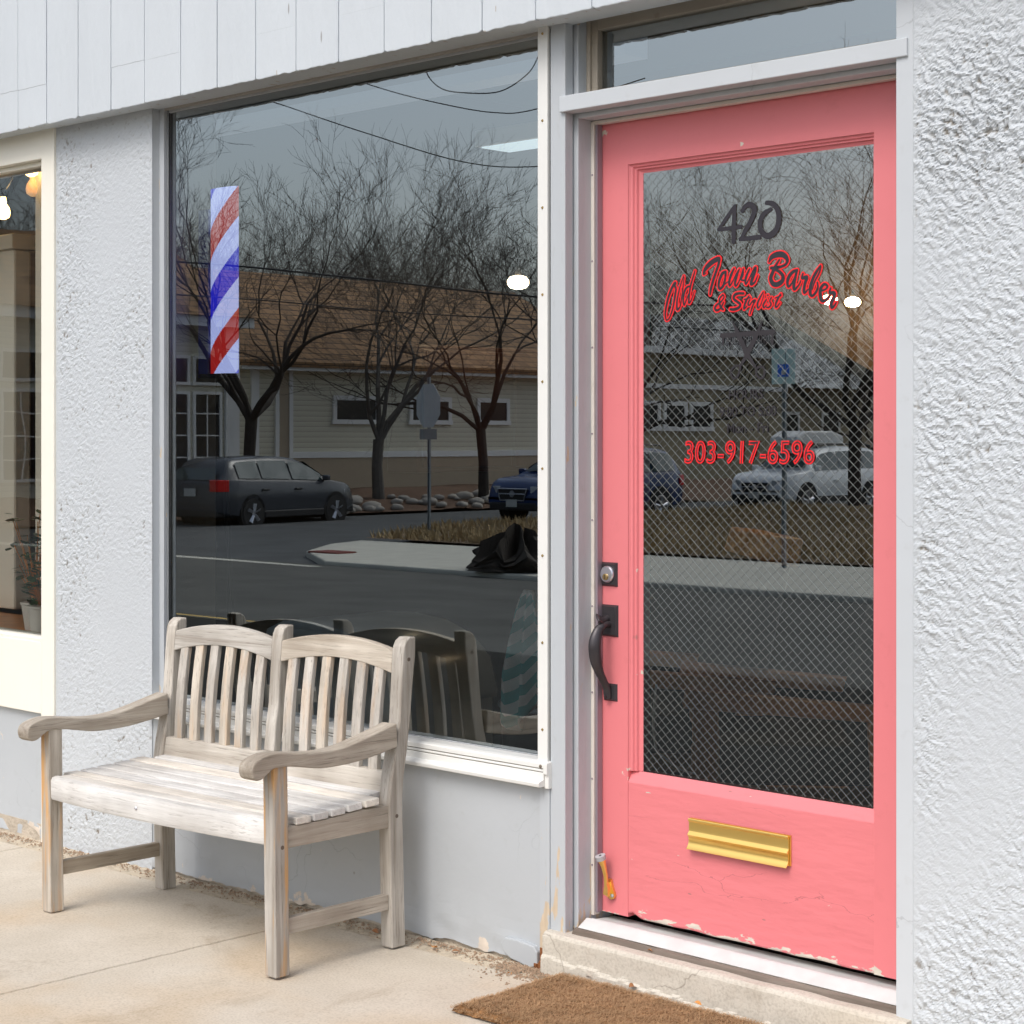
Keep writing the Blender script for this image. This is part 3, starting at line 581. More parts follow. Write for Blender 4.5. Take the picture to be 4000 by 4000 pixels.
# wire mesh embedded in the glass (sits just at the outer surface)
M['wire'] = flat('steel_wire_lit', (0.31, 0.34, 0.34), 0.4, metal=0.1, var=0.02)
M['wire_shaded'] = flat('steel_wire_shaded', (0.22, 0.23, 0.225), 0.5, metal=0.1, var=0.02)  # same wire; light catching one family more is put into these two tones
def wires(slope, pitch, y, r, seed, off, mat):
    mb = MB(); random.seed(seed); X0, X1, Z0, Z1 = -3.053, -2.374, 0.552, 2.055; H = Z1 - Z0; x = X0 - H / abs(slope) - 1
    k = 0
    while x < X1 + H / abs(slope) + 1:
        # line z = Z1 + slope*(X - x)
        pts = []
        xa, xb = X0, X1
        for X in [X0 + (X1 - X0) * i / 10 for i in range(11)]:
            pass
        # clip
        cand = sorted([X0, X1, x + (Z0 - Z1) / slope, x]); a, b_ = cand[1], cand[2]
        lo, hi = max(X0, min(x, x + (Z0 - Z1) / slope)), min(X1, max(x, x + (Z0 - Z1) / slope))
        if hi - lo > 0.004:
            ns = max(2, int((hi - lo) / 0.08)); wob = 0.0006
            for i in range(ns + 1):
                X = lo + (hi - lo) * i / ns; pts.append((X, y, min(Z1, max(Z0, Z1 + slope * (X - x) + wob * noise.noise(Vector((X * 5, k * .7, seed)))))))
            mb.tube(pts, r, 4, cap=False)
        x += pitch; k += 1
    return mb.build('wire_mesh', mat, door, fix=False)
wires(-0.90, 0.0262, 0.1300, 0.00037, 1, 0, M['wire']); wires(0.86, 0.0262, 0.1300, 0.00034, 2, 0, M['wire_shaded'])
# ---- lettering on the door glass
LET={'script':[[(-2520,1670,45),(-2480,1730,61),(-2510,1740,68),(-2600,1620,76),(-2700,1420,76),(-2770,1200,68),(-2810,1000,58),(-2790,860,49),(-2760,830,42),(-2680,880,45),(-2590,1060,53),(-2530,1270,58),(-2490,1480,68),(-2470,1600,61),(-2500,1660,61)],[(-2220,1900,33),(-2300,1740,39),(-2370,1550,45),(-2430,1320,53),(-2440,1150,64),(-2420,1080,73),(-2340,1150,45),(-2300,1310,42),(-2250,1590,39),(-2210,1860,30)],[(-2030,1640,45),(-2140,1600,64),(-2210,1480,64),(-2240,1310,58),(-2210,1180,53),(-2160,1260,39),(-2070,1440,39)],[(-1870,2000,42),(-1940,1820,49),(-2010,1630,55),(-2050,1410,55),(-2060,1230,61),(-1990,1280,39),(-1890,1500,27)],[(-1510,1930,23),(-1600,1900,46),(-1560,2010,99),(-1430,2130,131),(-1280,2210,131),(-1140,2250,123),(-1120,2220,99)],[(-1120,2230,82),(-1140,2120,82),(-1230,1910,79),(-1310,1720,82),(-1370,1550,79),(-1400,1400,62)],[(-920,1920,66),(-1020,1890,85),(-1100,1760,85),(-1140,1610,74),(-1100,1520,69),(-1000,1590,76),(-940,1750,69),(-920,1910,66)],[(-960,1620,41),(-850,1680,33)],[(-670,1980,53),(-740,1870,76),(-810,1710,76),(-800,1580,59),(-700,1690,36),(-600,1860,36),(-510,1960,41)],[(-510,1960,41),(-600,1770,69),(-640,1630,69),(-610,1560,53),(-520,1670,39),(-450,1820,41),(-390,1960,46)],[(-390,1960,46),(-410,1820,69),(-460,1710,56),(-360,1680,46)],[(-210,1940,53),(-290,1800,72),(-330,1670,69),(-310,1590,53),(-220,1710,36),(-120,1860,59),(-30,1970,69),(-40,1890,85),(-120,1720,90),(-160,1580,79),(-50,1620,53),(40,1780,33)],[(370,2080,51),(450,2190,121),(630,2240,146),(800,2210,137),(900,2090,101),(850,1990,73),(740,1950,69),(580,1930,81),(430,1930,81)],[(670,2110,51),(560,1970,77),(480,1830,97),(420,1690,111),(480,1560,121),(610,1530,125),(750,1600,117),(770,1720,101),(670,1830,85),(540,1890,69)],[(1180,1830,73),(1060,1800,85),(950,1700,97),(900,1570,85),(930,1460,65),(1020,1530,53),(1120,1680,53)],[(1170,1810,65),(1110,1610,85),(1080,1440,93),(1120,1390,69),(1230,1490,44),(1280,1580,36)],[(1340,1740,53),(1320,1640,73),(1450,1650,101),(1400,1510,85),(1370,1340,85),(1400,1290,61),(1490,1370,36)],[(1840,1900,44),(1730,1770,77),(1630,1620,85),(1560,1430,97),(1550,1260,89),(1610,1210,69),(1700,1280,71),(1760,1390,65),(1750,1510,53)],[(1850,1880,40),(1800,1730,49),(1670,1530,44),(1610,1360,32)],[(1840,1310,49),(1970,1340,49),(2030,1410,61),(1940,1460,73),(1840,1360,89),(1830,1210,101),(1870,1090,93),(1960,1080,61),(2050,1140,49),(2110,1220,36)],[(2120,1360,53),(2090,1260,73),(2210,1240,105),(2210,1140,81),(2140,1020,89),(2150,910,77),(2220,950,53),(2280,1030,36)],[(-1010,1370,45),(-1100,1290,53),(-1110,1180,61),(-1070,1070,72),(-1000,1010,61)],[(-1010,1370,45),(-970,1310,38),(-1070,1200,49),(-1200,1130,61),(-1250,1050,64),(-1190,1000,68),(-1080,1050,49),(-980,1190,38)],[(-380,1370,64),(-520,1380,68),(-640,1350,80),(-680,1260,72),(-570,1180,72),(-480,1110,72),(-540,1030,76),(-680,1000,76),(-780,1010,68)],[(-220,1300,42),(-300,1200,68),(-350,1100,61),(-370,1000,53),(-280,1060,30)],[(-370,1220,34),(-180,1260,34)],[(-200,1210,42),(-250,1110,53),(-200,1080,42),(-120,1170,42),(-30,1190,42),(-100,1080,45),(-160,940,42),(-190,860,38)],[(200,1370,38),(110,1250,49),(30,1100,61),(50,1000,53),(130,1080,30),(220,1310,30)],[(290,1190,45),(200,1070,53),(220,1000,45),(300,1060,27)],[(320,1290,45),(340,1290,45)],[(440,1230,42),(390,1150,45),(430,1070,49),(360,1000,49),(290,1010,34)],[(710,1300,42),(620,1180,64),(560,1060,61),(580,990,49),(690,1090,30)],[(540,1210,34),(720,1260,34)]],'number':[[(-650,3500,92),(-900,3230,106),(-1140,2970,88)],[(-1150,2960,95),(-470,2980,103)],[(-660,3480,110),(-680,3050,132),(-690,2640,132)],[(-430,3360,110),(-330,3460,117),(-210,3490,139),(-70,3390,147),(-100,3230,143),(-230,3010,132),(-350,2860,125),(-450,2690,106)],[(-490,2680,101),(80,2690,121)],[(290,3490,110),(470,3450,125),(610,3300,139),(650,3070,150),(580,2840,154),(410,2710,161),(250,2720,147),(120,2860,143),(110,3070,143),(220,3240,132),(420,3330,88)]],'emblem':[[(-1050,380,120),(500,410,120)],[(-1010,390,65),(-1010,170,65)],[(460,400,65),(460,130,65)],[(-910,370,22),(-910,140,22)],[(-840,370,22),(-840,140,22)],[(-780,370,22),(-780,140,22)],[(-710,370,22),(-710,140,22)],[(-640,370,22),(-640,140,22)],[(-570,370,22),(-570,140,22)],[(-510,370,22),(-510,140,22)],[(-440,370,22),(-440,140,22)],[(-370,380,22),(-370,140,22)],[(-310,380,22),(-310,150,22)],[(-240,380,22),(-240,150,22)],[(-180,380,22),(-180,150,22)],[(-110,380,22),(-110,150,22)],[(-40,380,22),(-40,150,22)],[(20,380,22),(20,150,22)],[(90,380,22),(90,150,22)],[(150,390,22),(150,150,22)],[(220,390,22),(220,150,22)],[(280,390,22),(280,160,22)],[(350,390,22),(350,160,22)],[(-730,720,20),(-570,440,110),(-270,-130,150)],[(170,680,20),(10,380,110),(-300,-120,150)],[(-270,-80,110),(-460,-340,75)],[(-280,-80,110),(-50,-400,75)],[(-660,-380,55),(-750,-450,55),(-770,-560,55),(-700,-660,55),(-590,-640,55),(-520,-520,60),(-490,-390,65),(-570,-360,50),(-660,-380,50)],[(90,-400,55),(10,-440,55),(-20,-550,55),(50,-650,55),(170,-670,55),(230,-560,60),(200,-430,55),(90,-400,55)]]}
M['vblack'] = flat('black_vinyl', (0.021, 0.018, 0.025), 0.55, var=0.05); M['vred'] = flat('red_vinyl', (0.85, 0.015, 0.02), 0.45, var=0.03)
M['vthin'] = flat('thin_black_vinyl', (0.022, 0.019, 0.023), 0.6, var=0.05)
def ribbons(mb, sts, y, extra, dy):
    for q, st in enumerate(sts):
        pts = cr([(x / 1e4 - 2.7, z / 1e4 + 1.6, w_ / 1e4 / 2 + extra) for x, z, w_ in st], 5); Y = y - dy * (q % 14); vs = []
        N = len(pts)
        # cap points
        L = []; Rr = []
        for i, (x, z, r) in enumerate(pts):
            a = pts[max(i - 1, 0)]; b_ = pts[min(i + 1, N - 1)]; dx, dz = b_[0] - a[0], b_[1] - a[1]; d = math.hypot(dx, dz) or 1; nx_, nz_ = -dz / d, dx / d
            L.append((x + nx_ * r, z + nz_ * r)); Rr.append((x - nx_ * r, z - nz_ * r))
        for i in range(N - 1):
            Y = y - dy * (q % 14) - 0.0000025 * (i % 7)
            mb.add([(L[i][0], Y, L[i][1]), (Rr[i][0], Y, Rr[i][1]), (Rr[i + 1][0], Y, Rr[i + 1][1]), (L[i + 1][0], Y, L[i + 1][1])], [(0, 1, 2, 3)])
        for c_, (x, z, r) in enumerate(pts):
            k = 10; mb.add([(x + r * .985 * math.cos(6.2832 * j / k), y - dy * (q % 14) - 0.00001 - 0.0000012 * (c_ % 8), z + r * .985 * math.sin(6.2832 * j / k)) for j in range(k)], [tuple(range(k))])
YL = 0.1290
def letters(name, key, y, extra, mat, dy=0.00002):
    mb = MB(); ribbons(mb, LET[key], y, extra, dy); return mb.build(name, mat, door, fix=False)
lab(letters('lettering_outline', 'script', YL, 0.0030, M['vred']), 'red outline of the painted shop name')
lab(letters('lettering', 'script', YL - 0.0006, -0.0002, M['vblack']), 'black script lettering Old Town Barber & Stylist')
lab(letters('street_number', 'number', YL, 0.0, M['vblack']), 'hand painted black number 420')
lab(letters('emblem', 'emblem', YL, 0.0, M['vthin']), 'black crossed scissors over a comb')
def text(name, s, x0, x1, z0, z1, y, mat, off=0.0, sp=1.0, shear=0.0):
    cu = bpy.data.curves.new(name, 'FONT'); cu.body = s; cu.size = 1.0; cu.offset = off; cu.shear = shear; cu.space_character = sp; cu.resolution_u = 6
    o = bpy.data.objects.new(name, cu); scn.collection.objects.link(o); bpy.context.view_layer.update()
    me = bpy.data.meshes.new_from_object(o.evaluated_get(bpy.context.evaluated_depsgraph_get())); bpy.data.objects.remove(o, do_unlink=True)
    # reference box from the unoffset text
    cu.offset = 0.0; o = bpy.data.objects.new(name, cu); scn.collection.objects.link(o); bpy.context.view_layer.update()
    m0 = bpy.data.meshes.new_from_object(o.evaluated_get(bpy.context.evaluated_depsgraph_get())); bpy.data.objects.remove(o, do_unlink=True)
    xs = [v_.co.x for v_ in m0.vertices]; ys = [v_.co.y for v_ in m0.vertices]; ax, bx, ay, by = min(xs), max(xs), min(ys), max(ys)
    base = root_of(door)
    for v_ in me.vertices:
        u, t = (v_.co.x - ax) / (bx - ax), (v_.co.y - ay) / (by - ay)
        v_.co = Vector((x0 + (x1 - x0) * u, y, z0 + (z1 - z0) * t + 0.002 * u)) - base
    bpy.data.meshes.remove(m0); me.materials.clear(); me.materials.append(mat)
    q = bpy.data.objects.new(name, me); scn.collection.objects.link(q); q.parent = door; return q
lab(text('opening_hours', 'HOURS', -2.783, -2.681, 1.4815, 1.505, YL, M['vthin'], 0.012), 'small black word HOURS')
lab(text('opening_hours', '9:00 TO 5:00', -2.811, -2.643, 1.4405, 1.464, YL, M['vthin'], 0.012), 'small black text 9:00 TO 5:00')
lab(text('opening_hours', 'Mon - Fri', -2.788, -2.666, 1.4005, 1.424, YL, M['vthin'], 0.012), 'small black text Mon - Fri')
PH = (-2.918, -2.534, 1.3275, 1.3810)
def text_outline(name, s, x0, x1, z0, z1, y, mat, wd, sp, shear):
    cu = bpy.data.curves.new(name, 'FONT'); cu.body = s; cu.size = 1.0; cu.shear = shear; cu.space_character = sp; cu.resolution_u = 5; cu.fill_mode = 'NONE'
    o = bpy.data.objects.new(name, cu); scn.collection.objects.link(o); bpy.context.view_layer.update()
    me = bpy.data.meshes.new_from_object(o.evaluated_get(bpy.context.evaluated_depsgraph_get())); bpy.data.objects.remove(o, do_unlink=True)
    co = [v_.co.copy() for v_ in me.vertices]; xs = [c_.x for c_ in co]; ys = [c_.y for c_ in co]; ax, bx, ay, by = min(xs), max(xs), min(ys), max(ys)
    P2 = [(x0 + (x1 - x0) * (c_.x - ax) / (bx - ax), z0 + (z1 - z0) * (c_.y - ay) / (by - ay) + .002 * (c_.x - ax) / (bx - ax)) for c_ in co]
    nb = {}
    for e in me.edges: nb.setdefault(e.vertices[0], []).append(e.vertices[1]); nb.setdefault(e.vertices[1], []).append(e.vertices[0])
    seen = set(); mb = MB(); q = 0
    for s0 in range(len(co)):
        if s0 in seen or s0 not in nb: continue
        loop = [s0]; seen.add(s0)
        while True:
            nx_ = [k for k in nb[loop[-1]] if k not in seen]
            if not nx_: break
            loop.append(nx_[0]); seen.add(nx_[0])
        n_ = len(loop); Lp = []
        for i in range(n_):
            a = P2[loop[i - 1]]; b_ = P2[loop[(i + 1) % n_]]; dx, dz = b_[0] - a[0], b_[1] - a[1]; d = math.hypot(dx, dz) or 1; p_ = P2[loop[i]]
            Lp.append(((p_[0] - dz / d * wd / 2, p_[1] + dx / d * wd / 2), (p_[0] + dz / d * wd / 2, p_[1] - dx / d * wd / 2)))
        for i in range(n_):
            Y = y - .00002 * (q % 9) - .000003 * (i % 5); a, b_ = Lp[i], Lp[(i + 1) % n_]; mb.add([(a[0][0], Y, a[0][1]), (a[1][0], Y, a[1][1]), (b_[1][0], Y, b_[1][1]), (b_[0][0], Y, b_[0][1])], [(0, 1, 2, 3)])
            p_ = P2[loop[i]]; mb.add([(p_[0] + wd / 2 * math.cos(j), Y - .000012, p_[1] + wd / 2 * math.sin(j)) for j in (0, .9, 1.8, 2.7, 3.6, 4.5, 5.4)], [tuple(range(7))])
        q += 1
    return mb.build(name, mat, door, fix=False)
lab(text_outline('phone_number_outline', '303-917-6596', *PH, YL - .0010, M['vred'], .0033, 1.03, .06), 'red outline of the phone number')
lab(text('phone_number', '303-917-6596', *PH, YL - 0.0004, M['vblack'], 0.003, 1.03, 0.06), 'black phone number 303-917-6596')
# ---- hardware
M['bronze'] = flat('dark_bronze', (0.055, 0.050, 0.055), 0.38, metal=0.5, var=0.3, scale=30); M['steel'] = flat('brushed_steel', (0.60, 0.61, 0.66), 0.3, metal=0.9, var=0.1)
M['brass'] = flat('polished_brass', (1.0, 0.66, 0.20), 0.34, metal=1.0, var=0.06, scale=10)
M['rubber'] = flat('grey_rubber', (0.42, 0.43, 0.45), 0.7)
def plate(mb, x0, x1, z0, z1, d=0.007, b_=0.005, mi=0):
    y = YD; mb.add([(x0, y, z0), (x1, y, z0), (x1, y, z1), (x0, y, z1), (x0 + b_, y - d, z0 + b_), (x1 - b_, y - d, z0 + b_), (x1 - b_, y - d, z1 - b_), (x0 + b_, y - d, z1 - b_)],
           [(4, 5, 6, 7), (0, 1, 5, 4), (1, 2, 6, 5), (2, 3, 7, 6), (3, 0, 4, 7)], mi)
mb = MB(); plate(mb, -3.174, -3.121, 1.011, 1.0725)
mb.lathe([(0.0215, -0.0065), (0.0215, -0.011), (0.019, -0.0145), (0.0085, -0.0152)], (-3.149, YD, 1.0425), 28, 1, 1)
mb.lathe([(0.0082, -0.0150), (0.0082, -0.0185), (0.006, -0.0192)], (-3.149, YD, 1.036), 18, 1, 2); mb.box(-3.1500, -3.1480, YD - .0196, YD - .0190, 1.031, 1.0405, 0)
o = mb.build('deadbolt', [M['bronze'], M['steel'], M['screw']], door, fix=True); lab(o, 'square black deadbolt plate with a silver cylinder')
o.data.shade_smooth(); o.data.set_sharp_from_angle(angle=R(35))
mb = MB(); plate(mb, -3.173, -3.119, 0.8835, 0.9645); plate(mb, -3.168, -3.122, 0.7195, 0.7640, 0.006)
# thumb piece
mb.tube(cr([(-3.150, YD - .004, 0.935), (-3.150, YD - .018, 0.929), (-3.151, YD - .034, 0.930), (-3.151, YD - .046, 0.936)], 4), [(.004, .006)] + [(.0045, .009)] * 6 + [(.005, .0135)] * 4 + [(.004, .014)] * 1 + [(.0015, .009)] * 1, 12)
# grip
g = cr([(-3.146, YD - .004, 0.9150, .010), (-3.146, YD - .022, 0.9150, .0095), (-3.147, YD - .042, 0.9060, .0115), (-3.148, YD - .055, 0.8820, .0150), (-3.148, YD - .0585, 0.8560, .0160), (-3.148, YD - .053, 0.8250, .0150), (-3.147, YD - .041, 0.7960, .0115), (-3.146, YD - .026, 0.7720, .0095), (-3.146, YD - .015, 0.7550, .0100), (-3.146, YD - .011, 0.7400, .0110), (-3.146, YD - .010, 0.7260, .0100)], 5)
mb.tube([q[:3] for q in g], [(q[3] * .62, q[3]) if i > 8 else (q[3] * .9, q[3]) for i, q in enumerate(g)], 16)
mb.lathe([(0.0, -.0235), (.003, -.0225), (.0042, -.019), (.0042, -.010)], (-3.147, YD, 0.7335), 12, 1)
o = mb.build('door_handle', M['bronze'], door, fix=True); o.data.shade_smooth(); o.data.set_sharp_from_angle(angle=R(40)); lab(o, 'curved dark bronze grip handle with thumb latch')
# mail slot
mx0, mx1 = -2.886, -2.585; Zt, Zb = 0.4600, 0.3890
mb = MB(); mb.box(mx0 + .001, mx1 - .0, YD - .0035, YD, Zb - .001, Zt)
fl = [(YD - .0045, Zt - .004), (YD - .009, Zt - .001), (YD - .0105, Zt - .004), (YD - .009, Zt - .008), (YD - .0065, Zt - .0095), (YD - .0065, Zt - .031), (YD - .0075, Zt - .034), (YD - .0115, Zt - .038), (YD - .0125, Zt - .041), (YD - .010, Zt - .0445), (YD - .0078, Zt - .048), (YD - .0078, Zt - .058), (YD - .009, Zt - .0635), (YD - .0125, Zt - .0695), (YD - .0175, Zt - .0745), (YD - .0165, Zt - .0755), (YD - .0045, Zt - .0655)]
mb.prism_x(fl, mx0, mx1 - .0035)
o = mb.build('mail_slot', M['brass'], door, fix=True); o.data.shade_smooth(); o.data.set_sharp_from_angle(angle=R(50)); lab(o, 'polished brass mail slot flap')
# kick-down door stop
mb = MB(); sx, sz = -3.142, 0.2400
mb.prism_y([(sx - .018, sz - .005), (sx - .010, sz - .018), (sx + .004, sz - .024), (sx + .014, sz - .020), (sx + .016, sz - .010), (sx + .008, sz + .008), (sx + .003, sz + .026), (sx - .004, sz + .028), (sx - .010, sz + .012)], YD - .008, YD, 0)
mb.prism_y([(sx - .010, sz - .010), (sx + .006, sz - .014), (sx + .006, sz + .006), (sx + .001, sz + .020), (sx - .006, sz + .014)], YD - .022, YD - .008, 0)
mb.tube([(sx - .003, YD - .016, sz), (sx - .004, YD - .018, sz + .035), (sx - .006, YD - .024, sz + .062), (sx - .008, YD - .030, sz + .080)], [(.006, .006), (.0058, .006), (.007, .007), (.0105, .0105)], 14, 0)
mb.tube([(sx - .008, YD - .030, sz + .079), (sx - .0095, YD - .0335, sz + .090)], [.0125, .0138], 16, 1); mb.tube([(sx - .0095, YD - .0335, sz + .0898), (sx - .0097, YD - .034, sz + .0906)], [.0035, .0035], 10, 2)
mb.lathe([(0, -.0105), (.004, -.0095), (.0045, -.008)], (sx + .009, YD, sz - .013), 10, 1, 1)
o = mb.build('door_stop', [M['brass'], M['rubber'], M['bronze']], door); o.data.shade_smooth(); o.data.set_sharp_from_angle(angle=R(40)); lab(o, 'brass kick-down door stop with grey rubber tip')

# ---- rooms behind the glass
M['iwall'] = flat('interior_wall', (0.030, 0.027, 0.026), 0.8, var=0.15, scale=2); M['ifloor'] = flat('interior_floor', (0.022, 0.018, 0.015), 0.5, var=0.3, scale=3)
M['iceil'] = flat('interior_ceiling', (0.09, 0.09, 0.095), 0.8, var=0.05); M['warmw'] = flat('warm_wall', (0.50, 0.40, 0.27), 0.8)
def room(x0, x1, y0, y1, z0, z1, mw, mf, mc, nm):
    mb = MB(); mb.box(x0, x1, y0, y1, z0 - .05, z0); mb.build('interior_floor', mf, P)
    mb = MB(); mb.box(x0, x1, y0, y1, z1, z1 + .05); mb.build('interior_ceiling', mc, P)
    mb = MB(); mb.box(x0, x1, y1, y1 + .05, z0, z1); mb.box(x0 - .03, x0, y0, y1, z0, z1); mb.box(x1, x1 + .03, y0, y1, z0, z1); mb.build('interior_wall', mw, P)
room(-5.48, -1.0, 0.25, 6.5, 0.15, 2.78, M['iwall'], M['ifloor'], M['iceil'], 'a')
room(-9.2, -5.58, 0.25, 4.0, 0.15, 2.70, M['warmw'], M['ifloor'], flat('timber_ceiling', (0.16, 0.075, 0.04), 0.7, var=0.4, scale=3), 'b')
# lit fixtures of the barber shop
mb = MB(); mb.box(-5.44, -3.4, 0.46, 0.56, 2.455, 2.56); lf = mb.build('ceiling_batten', emis('batten_diffuser', (0.80, 0.90, 1.0), 0.055), origin=(-4.4, .5, 2.5)); tag(lf, 'long dimly glowing light batten along the ceiling behind the big window', 'ceiling light')
def litpanel(name, x0, x1, y0, y1, z, col, s, label):
    t = thing(name, label, 'ceiling light', ((x0 + x1) / 2, (y0 + y1) / 2, z))
    MB().box(x0, x1, y0, y1, z + .005, z + .07).build('housing', M['white'], t, bevel=.004); MB().box(x0 + .02, x1 - .02, y0 + .02, y1 - .02, z, z + .006).build('diffuser', emis(name + '_diffuser', col, s), t); return t
litpanel('fluorescent_light', -5.40, -4.85, 1.86, 2.06, 2.56, (0.80, 0.95, 1.0), 0.55, 'cool white fluorescent panel glowing at the top right of the big window')
def lamp(loc, r, col, s, label):
    t = thing('ceiling_lamp', label, 'ceiling lamp', loc)
    MB().lathe([(r * .12, r * 1.5), (r * .3, r * .9), (r * .3, r * .62)], loc, 20).build('collar', M['iwall'], t, smooth=True)
    MB().lathe([(r * .3, -r * .62), (r * .75, -r * .48), (r, -r * .15), (r, r * .15), (r * .75, r * .48), (r * .3, r * .62)], loc, 20).build('globe', emis('warm_globe', col, s), t, smooth=True)
WARM = (1.0, 0.62, 0.30)
MB().prism_y([(-5.0, 2.22), (-4.03, 1.834), (-3.45, 1.54), (-3.45, 2.779), (-5.0, 2.779)], 2.0, 2.08).build('sloped_bulkhead', flat('ochre_bulkhead', (0.15, 0.095, 0.05), 0.8), P)
lamp((-5.050, 1.75, 1.990), 0.042, (1.0, 0.78, 0.50), 20, 'round warm ceiling lamp seen high in the right part of the big window')
lamp((-3.625, 1.78, 1.852), 0.026, (1.0, 0.72, 0.42), 70, 'small spot lamp shining through the last letters on the door glass')
lamp((-3.533, 1.78, 1.840), 0.026, (1.0, 0.72, 0.42), 70, 'small spot lamp just right of the door lettering')

# ================================================================ GARDEN BENCH
bench = thing('garden_bench', 'weathered grey teak two-seat garden bench with curved arms under the big window', 'bench', (-4.2275, -0.33, 0.0205))
TILT = math.atan2(0.018, 1.05); BZ = 0.0205
WX = wood('teak_grain_x', 0); WY = wood('teak_grain_y', 1, (0.31, 0.265, 0.215), (0.50, 0.45, 0.385)); WZ = wood('teak_grain_z', 2, orange=0.0)
WL = wood('teak_front_leg', 2, orange=0.85); WS = wood('teak_bleached', 0, (0.54, 0.525, 0.505), (0.77, 0.755, 0.73), dark=(0.28, 0.26, 0.24)); WSl = wood('teak_slat', 2, (0.44, 0.405, 0.355), (0.64, 0.60, 0.54), orange=0.22)
X0, X1 = -4.765, -3.690; XM = (X0 + X1) / 2; W_ = 0.045
def B(mb, name, mat, label=None, bevel=0.003, smooth=False):
    o = mb.build(name, mat, bench, bevel=bevel, smooth=smooth)
    if label: lab(o, label)
    return o
def lz(z): return z - 0.028 + BZ            # measured at the right end where the ground is at 0.028
# rear posts that are also the back legs
prof = [(-.145, 0.004), (-.148, .30), (-.149, .387), (-.140, .45), (-.127, .51), (-.118, .55), (-.108, .607), (-.099, .719), (-.094, .776), (-.090, .800), (-.082, .815), (-.068, .824), (-.046, .824), (-.048, .772), (-.058, .70), (-.070, .60), (-.083, .52), (-.096, .45), (-.101, .387), (-.100, .30), (-.097, 0.004)]
for x in (X0, X1 - W_):
    mb = MB().prism_x([(y, z + BZ) for y, z in prof], x, x + W_); B(mb, 'leg', WZ, bevel=.004)
prm = [(y - 0.0, z) for y, z in [(-.127, .472), (-.118, .55), (-.108, .607), (-.099, .719), (-.094, .776), (-.090, .803), (-.082, .820), (-.068, .829), (-.046, .829), (-.048, .772), (-.058, .70), (-.078, .60), (-.092, .52), (-.100, .472)]]
B(MB().prism_x([(y, z + BZ) for y, z in prm], XM - .0225, XM + .0225), 'centre_post', WZ, bevel=.004)
for x in (X0, X1 - W_):
    B(MB().box(x, x + W_, -.537, -.492, BZ + .006, BZ + .535), 'leg', WL, bevel=.0035)
# glides
for x in (X0 + .022, X1 - .022):
    for y in (-.515, -.122): B(MB().lathe([(.012, 0), (.014, .003), (.010, .008)], (x, y, BZ - .001), 10), 'foot_glide', M['steel'], bevel=0)
# arms
top = [(-.606, .515), (-.610, .534), (-.602, .552), (-.582, .562), (-.547, .569), (-.507, .567), (-.445, .559), (-.375, .554), (-.303, .559), (-.23, .574), (-.174, .588), (-.124, .600)]
bot = [(-.122, .537), (-.193, .524), (-.267, .515), (-.339, .512), (-.393, .514), (-.445, .523), (-.493, .531), (-.537, .532), (-.558, .522), (-.578, .510), (-.594, .508)]
pa = cr(top, 4) + cr(bot, 4)
for x, l_ in ((X0 - .006, 'left curved armrest of the bench'), (X1 - .050, 'right curved armrest of the bench')):
    B(MB().prism_x([(y, z + BZ) for y, z in pa], x, x + .056), 'armrest', WY, l_, bevel=.004)
# seat rails, stretchers
for x in (X0 + .006, X1 - .034):
    sr = [(-.494, .324), (-.494, .378), (-.44, .3765), (-.35, .379), (-.25, .385), (-.147, .382), (-.147, .324)]
    B(MB().prism_x([(y, z + BZ) for y, z in sr], x, x + .028), 'seat_rail', WY, bevel=.002)
    B(MB().box(x + .002, x + .024, -.494, -.147, BZ + .106, BZ + .147), 'stretcher', WY, bevel=.002)
# bowed front apron
mb = MB(); N = 24; vs = []; xa, xb = X0 + .012, X1 - .04
for i in range(N + 1):
    t = i / N; x = xa + (xb - xa) * t; bow = -0.026 * (1 - (2 * t - 1) ** 2); 
    for y, z in ((-.505, .330), (-.526, .333), (-.529, .340), (-.529, .388), (-.524, .396), (-.514, .399), (-.505, .399)): vs.append((x, y + bow, z + BZ))
k = 7; mb.add(vs, [(i * k + j, (i + 1) * k + j, (i + 1) * k + (j + 1) % k, i * k + (j + 1) % k) for i in range(N) for j in range(k)] + [tuple(range(k)), tuple(N * k + j for j in range(k - 1, -1, -1))])
B(mb, 'apron', WS, 'sun-bleached front apron of the bench', bevel=0, smooth=True)
mb = MB().lathe([(.0, -.003), (.003, -.003), (.0052, -.001), (.0052, .004)], (-4.262, -.556, .366 + BZ), 10, 1); B(mb, 'screw', M['steel'], bevel=0)
PEG = flat('dark_peg', (0.12, 0.09, 0.07), 0.8)
for (x, y, z) in ((X1 + .0002, -.512, .330), (X1 + .0002, -.123, .353), (X1 + .0002, -.073, .765)): B(MB().lathe([(.0055, 0), (.0055, -.004)], (x, y, z + BZ), 12, 0), 'peg', PEG, bevel=0)
# seat slats (scooped)
sl_y = [(-.520, -.474, .379), (-.464, -.416, .3785), (-.406, -.358, .380), (-.348, -.300, .3825), (-.291, -.242, .386), (-.234, -.186, .390), (-.178, -.126, .394)]
for q, (a, b_, z) in enumerate(sl_y):
    xa, xb = (X0 + W_ + .002, X1 - W_ - .002) if q in (0,) else ((X0 + .002, X1 - .002) if q < 6 else (X0 + W_ + .003, X1 - W_ - .003))
    if q == 6: a, b_ = -.176, -.128
    if q == 5: xb = X1 + .002
    sk = 0.004 * (q - 2) * 0.3
    mb = MB().prism_x([(a, z + BZ), (b_, z + BZ + sk * .4 + .001), (b_, z + .019 + BZ + sk * .4 + .001), (a, z + .019 + BZ)], xa, xb); B(mb, 'seat_slat', WS, bevel=.003)
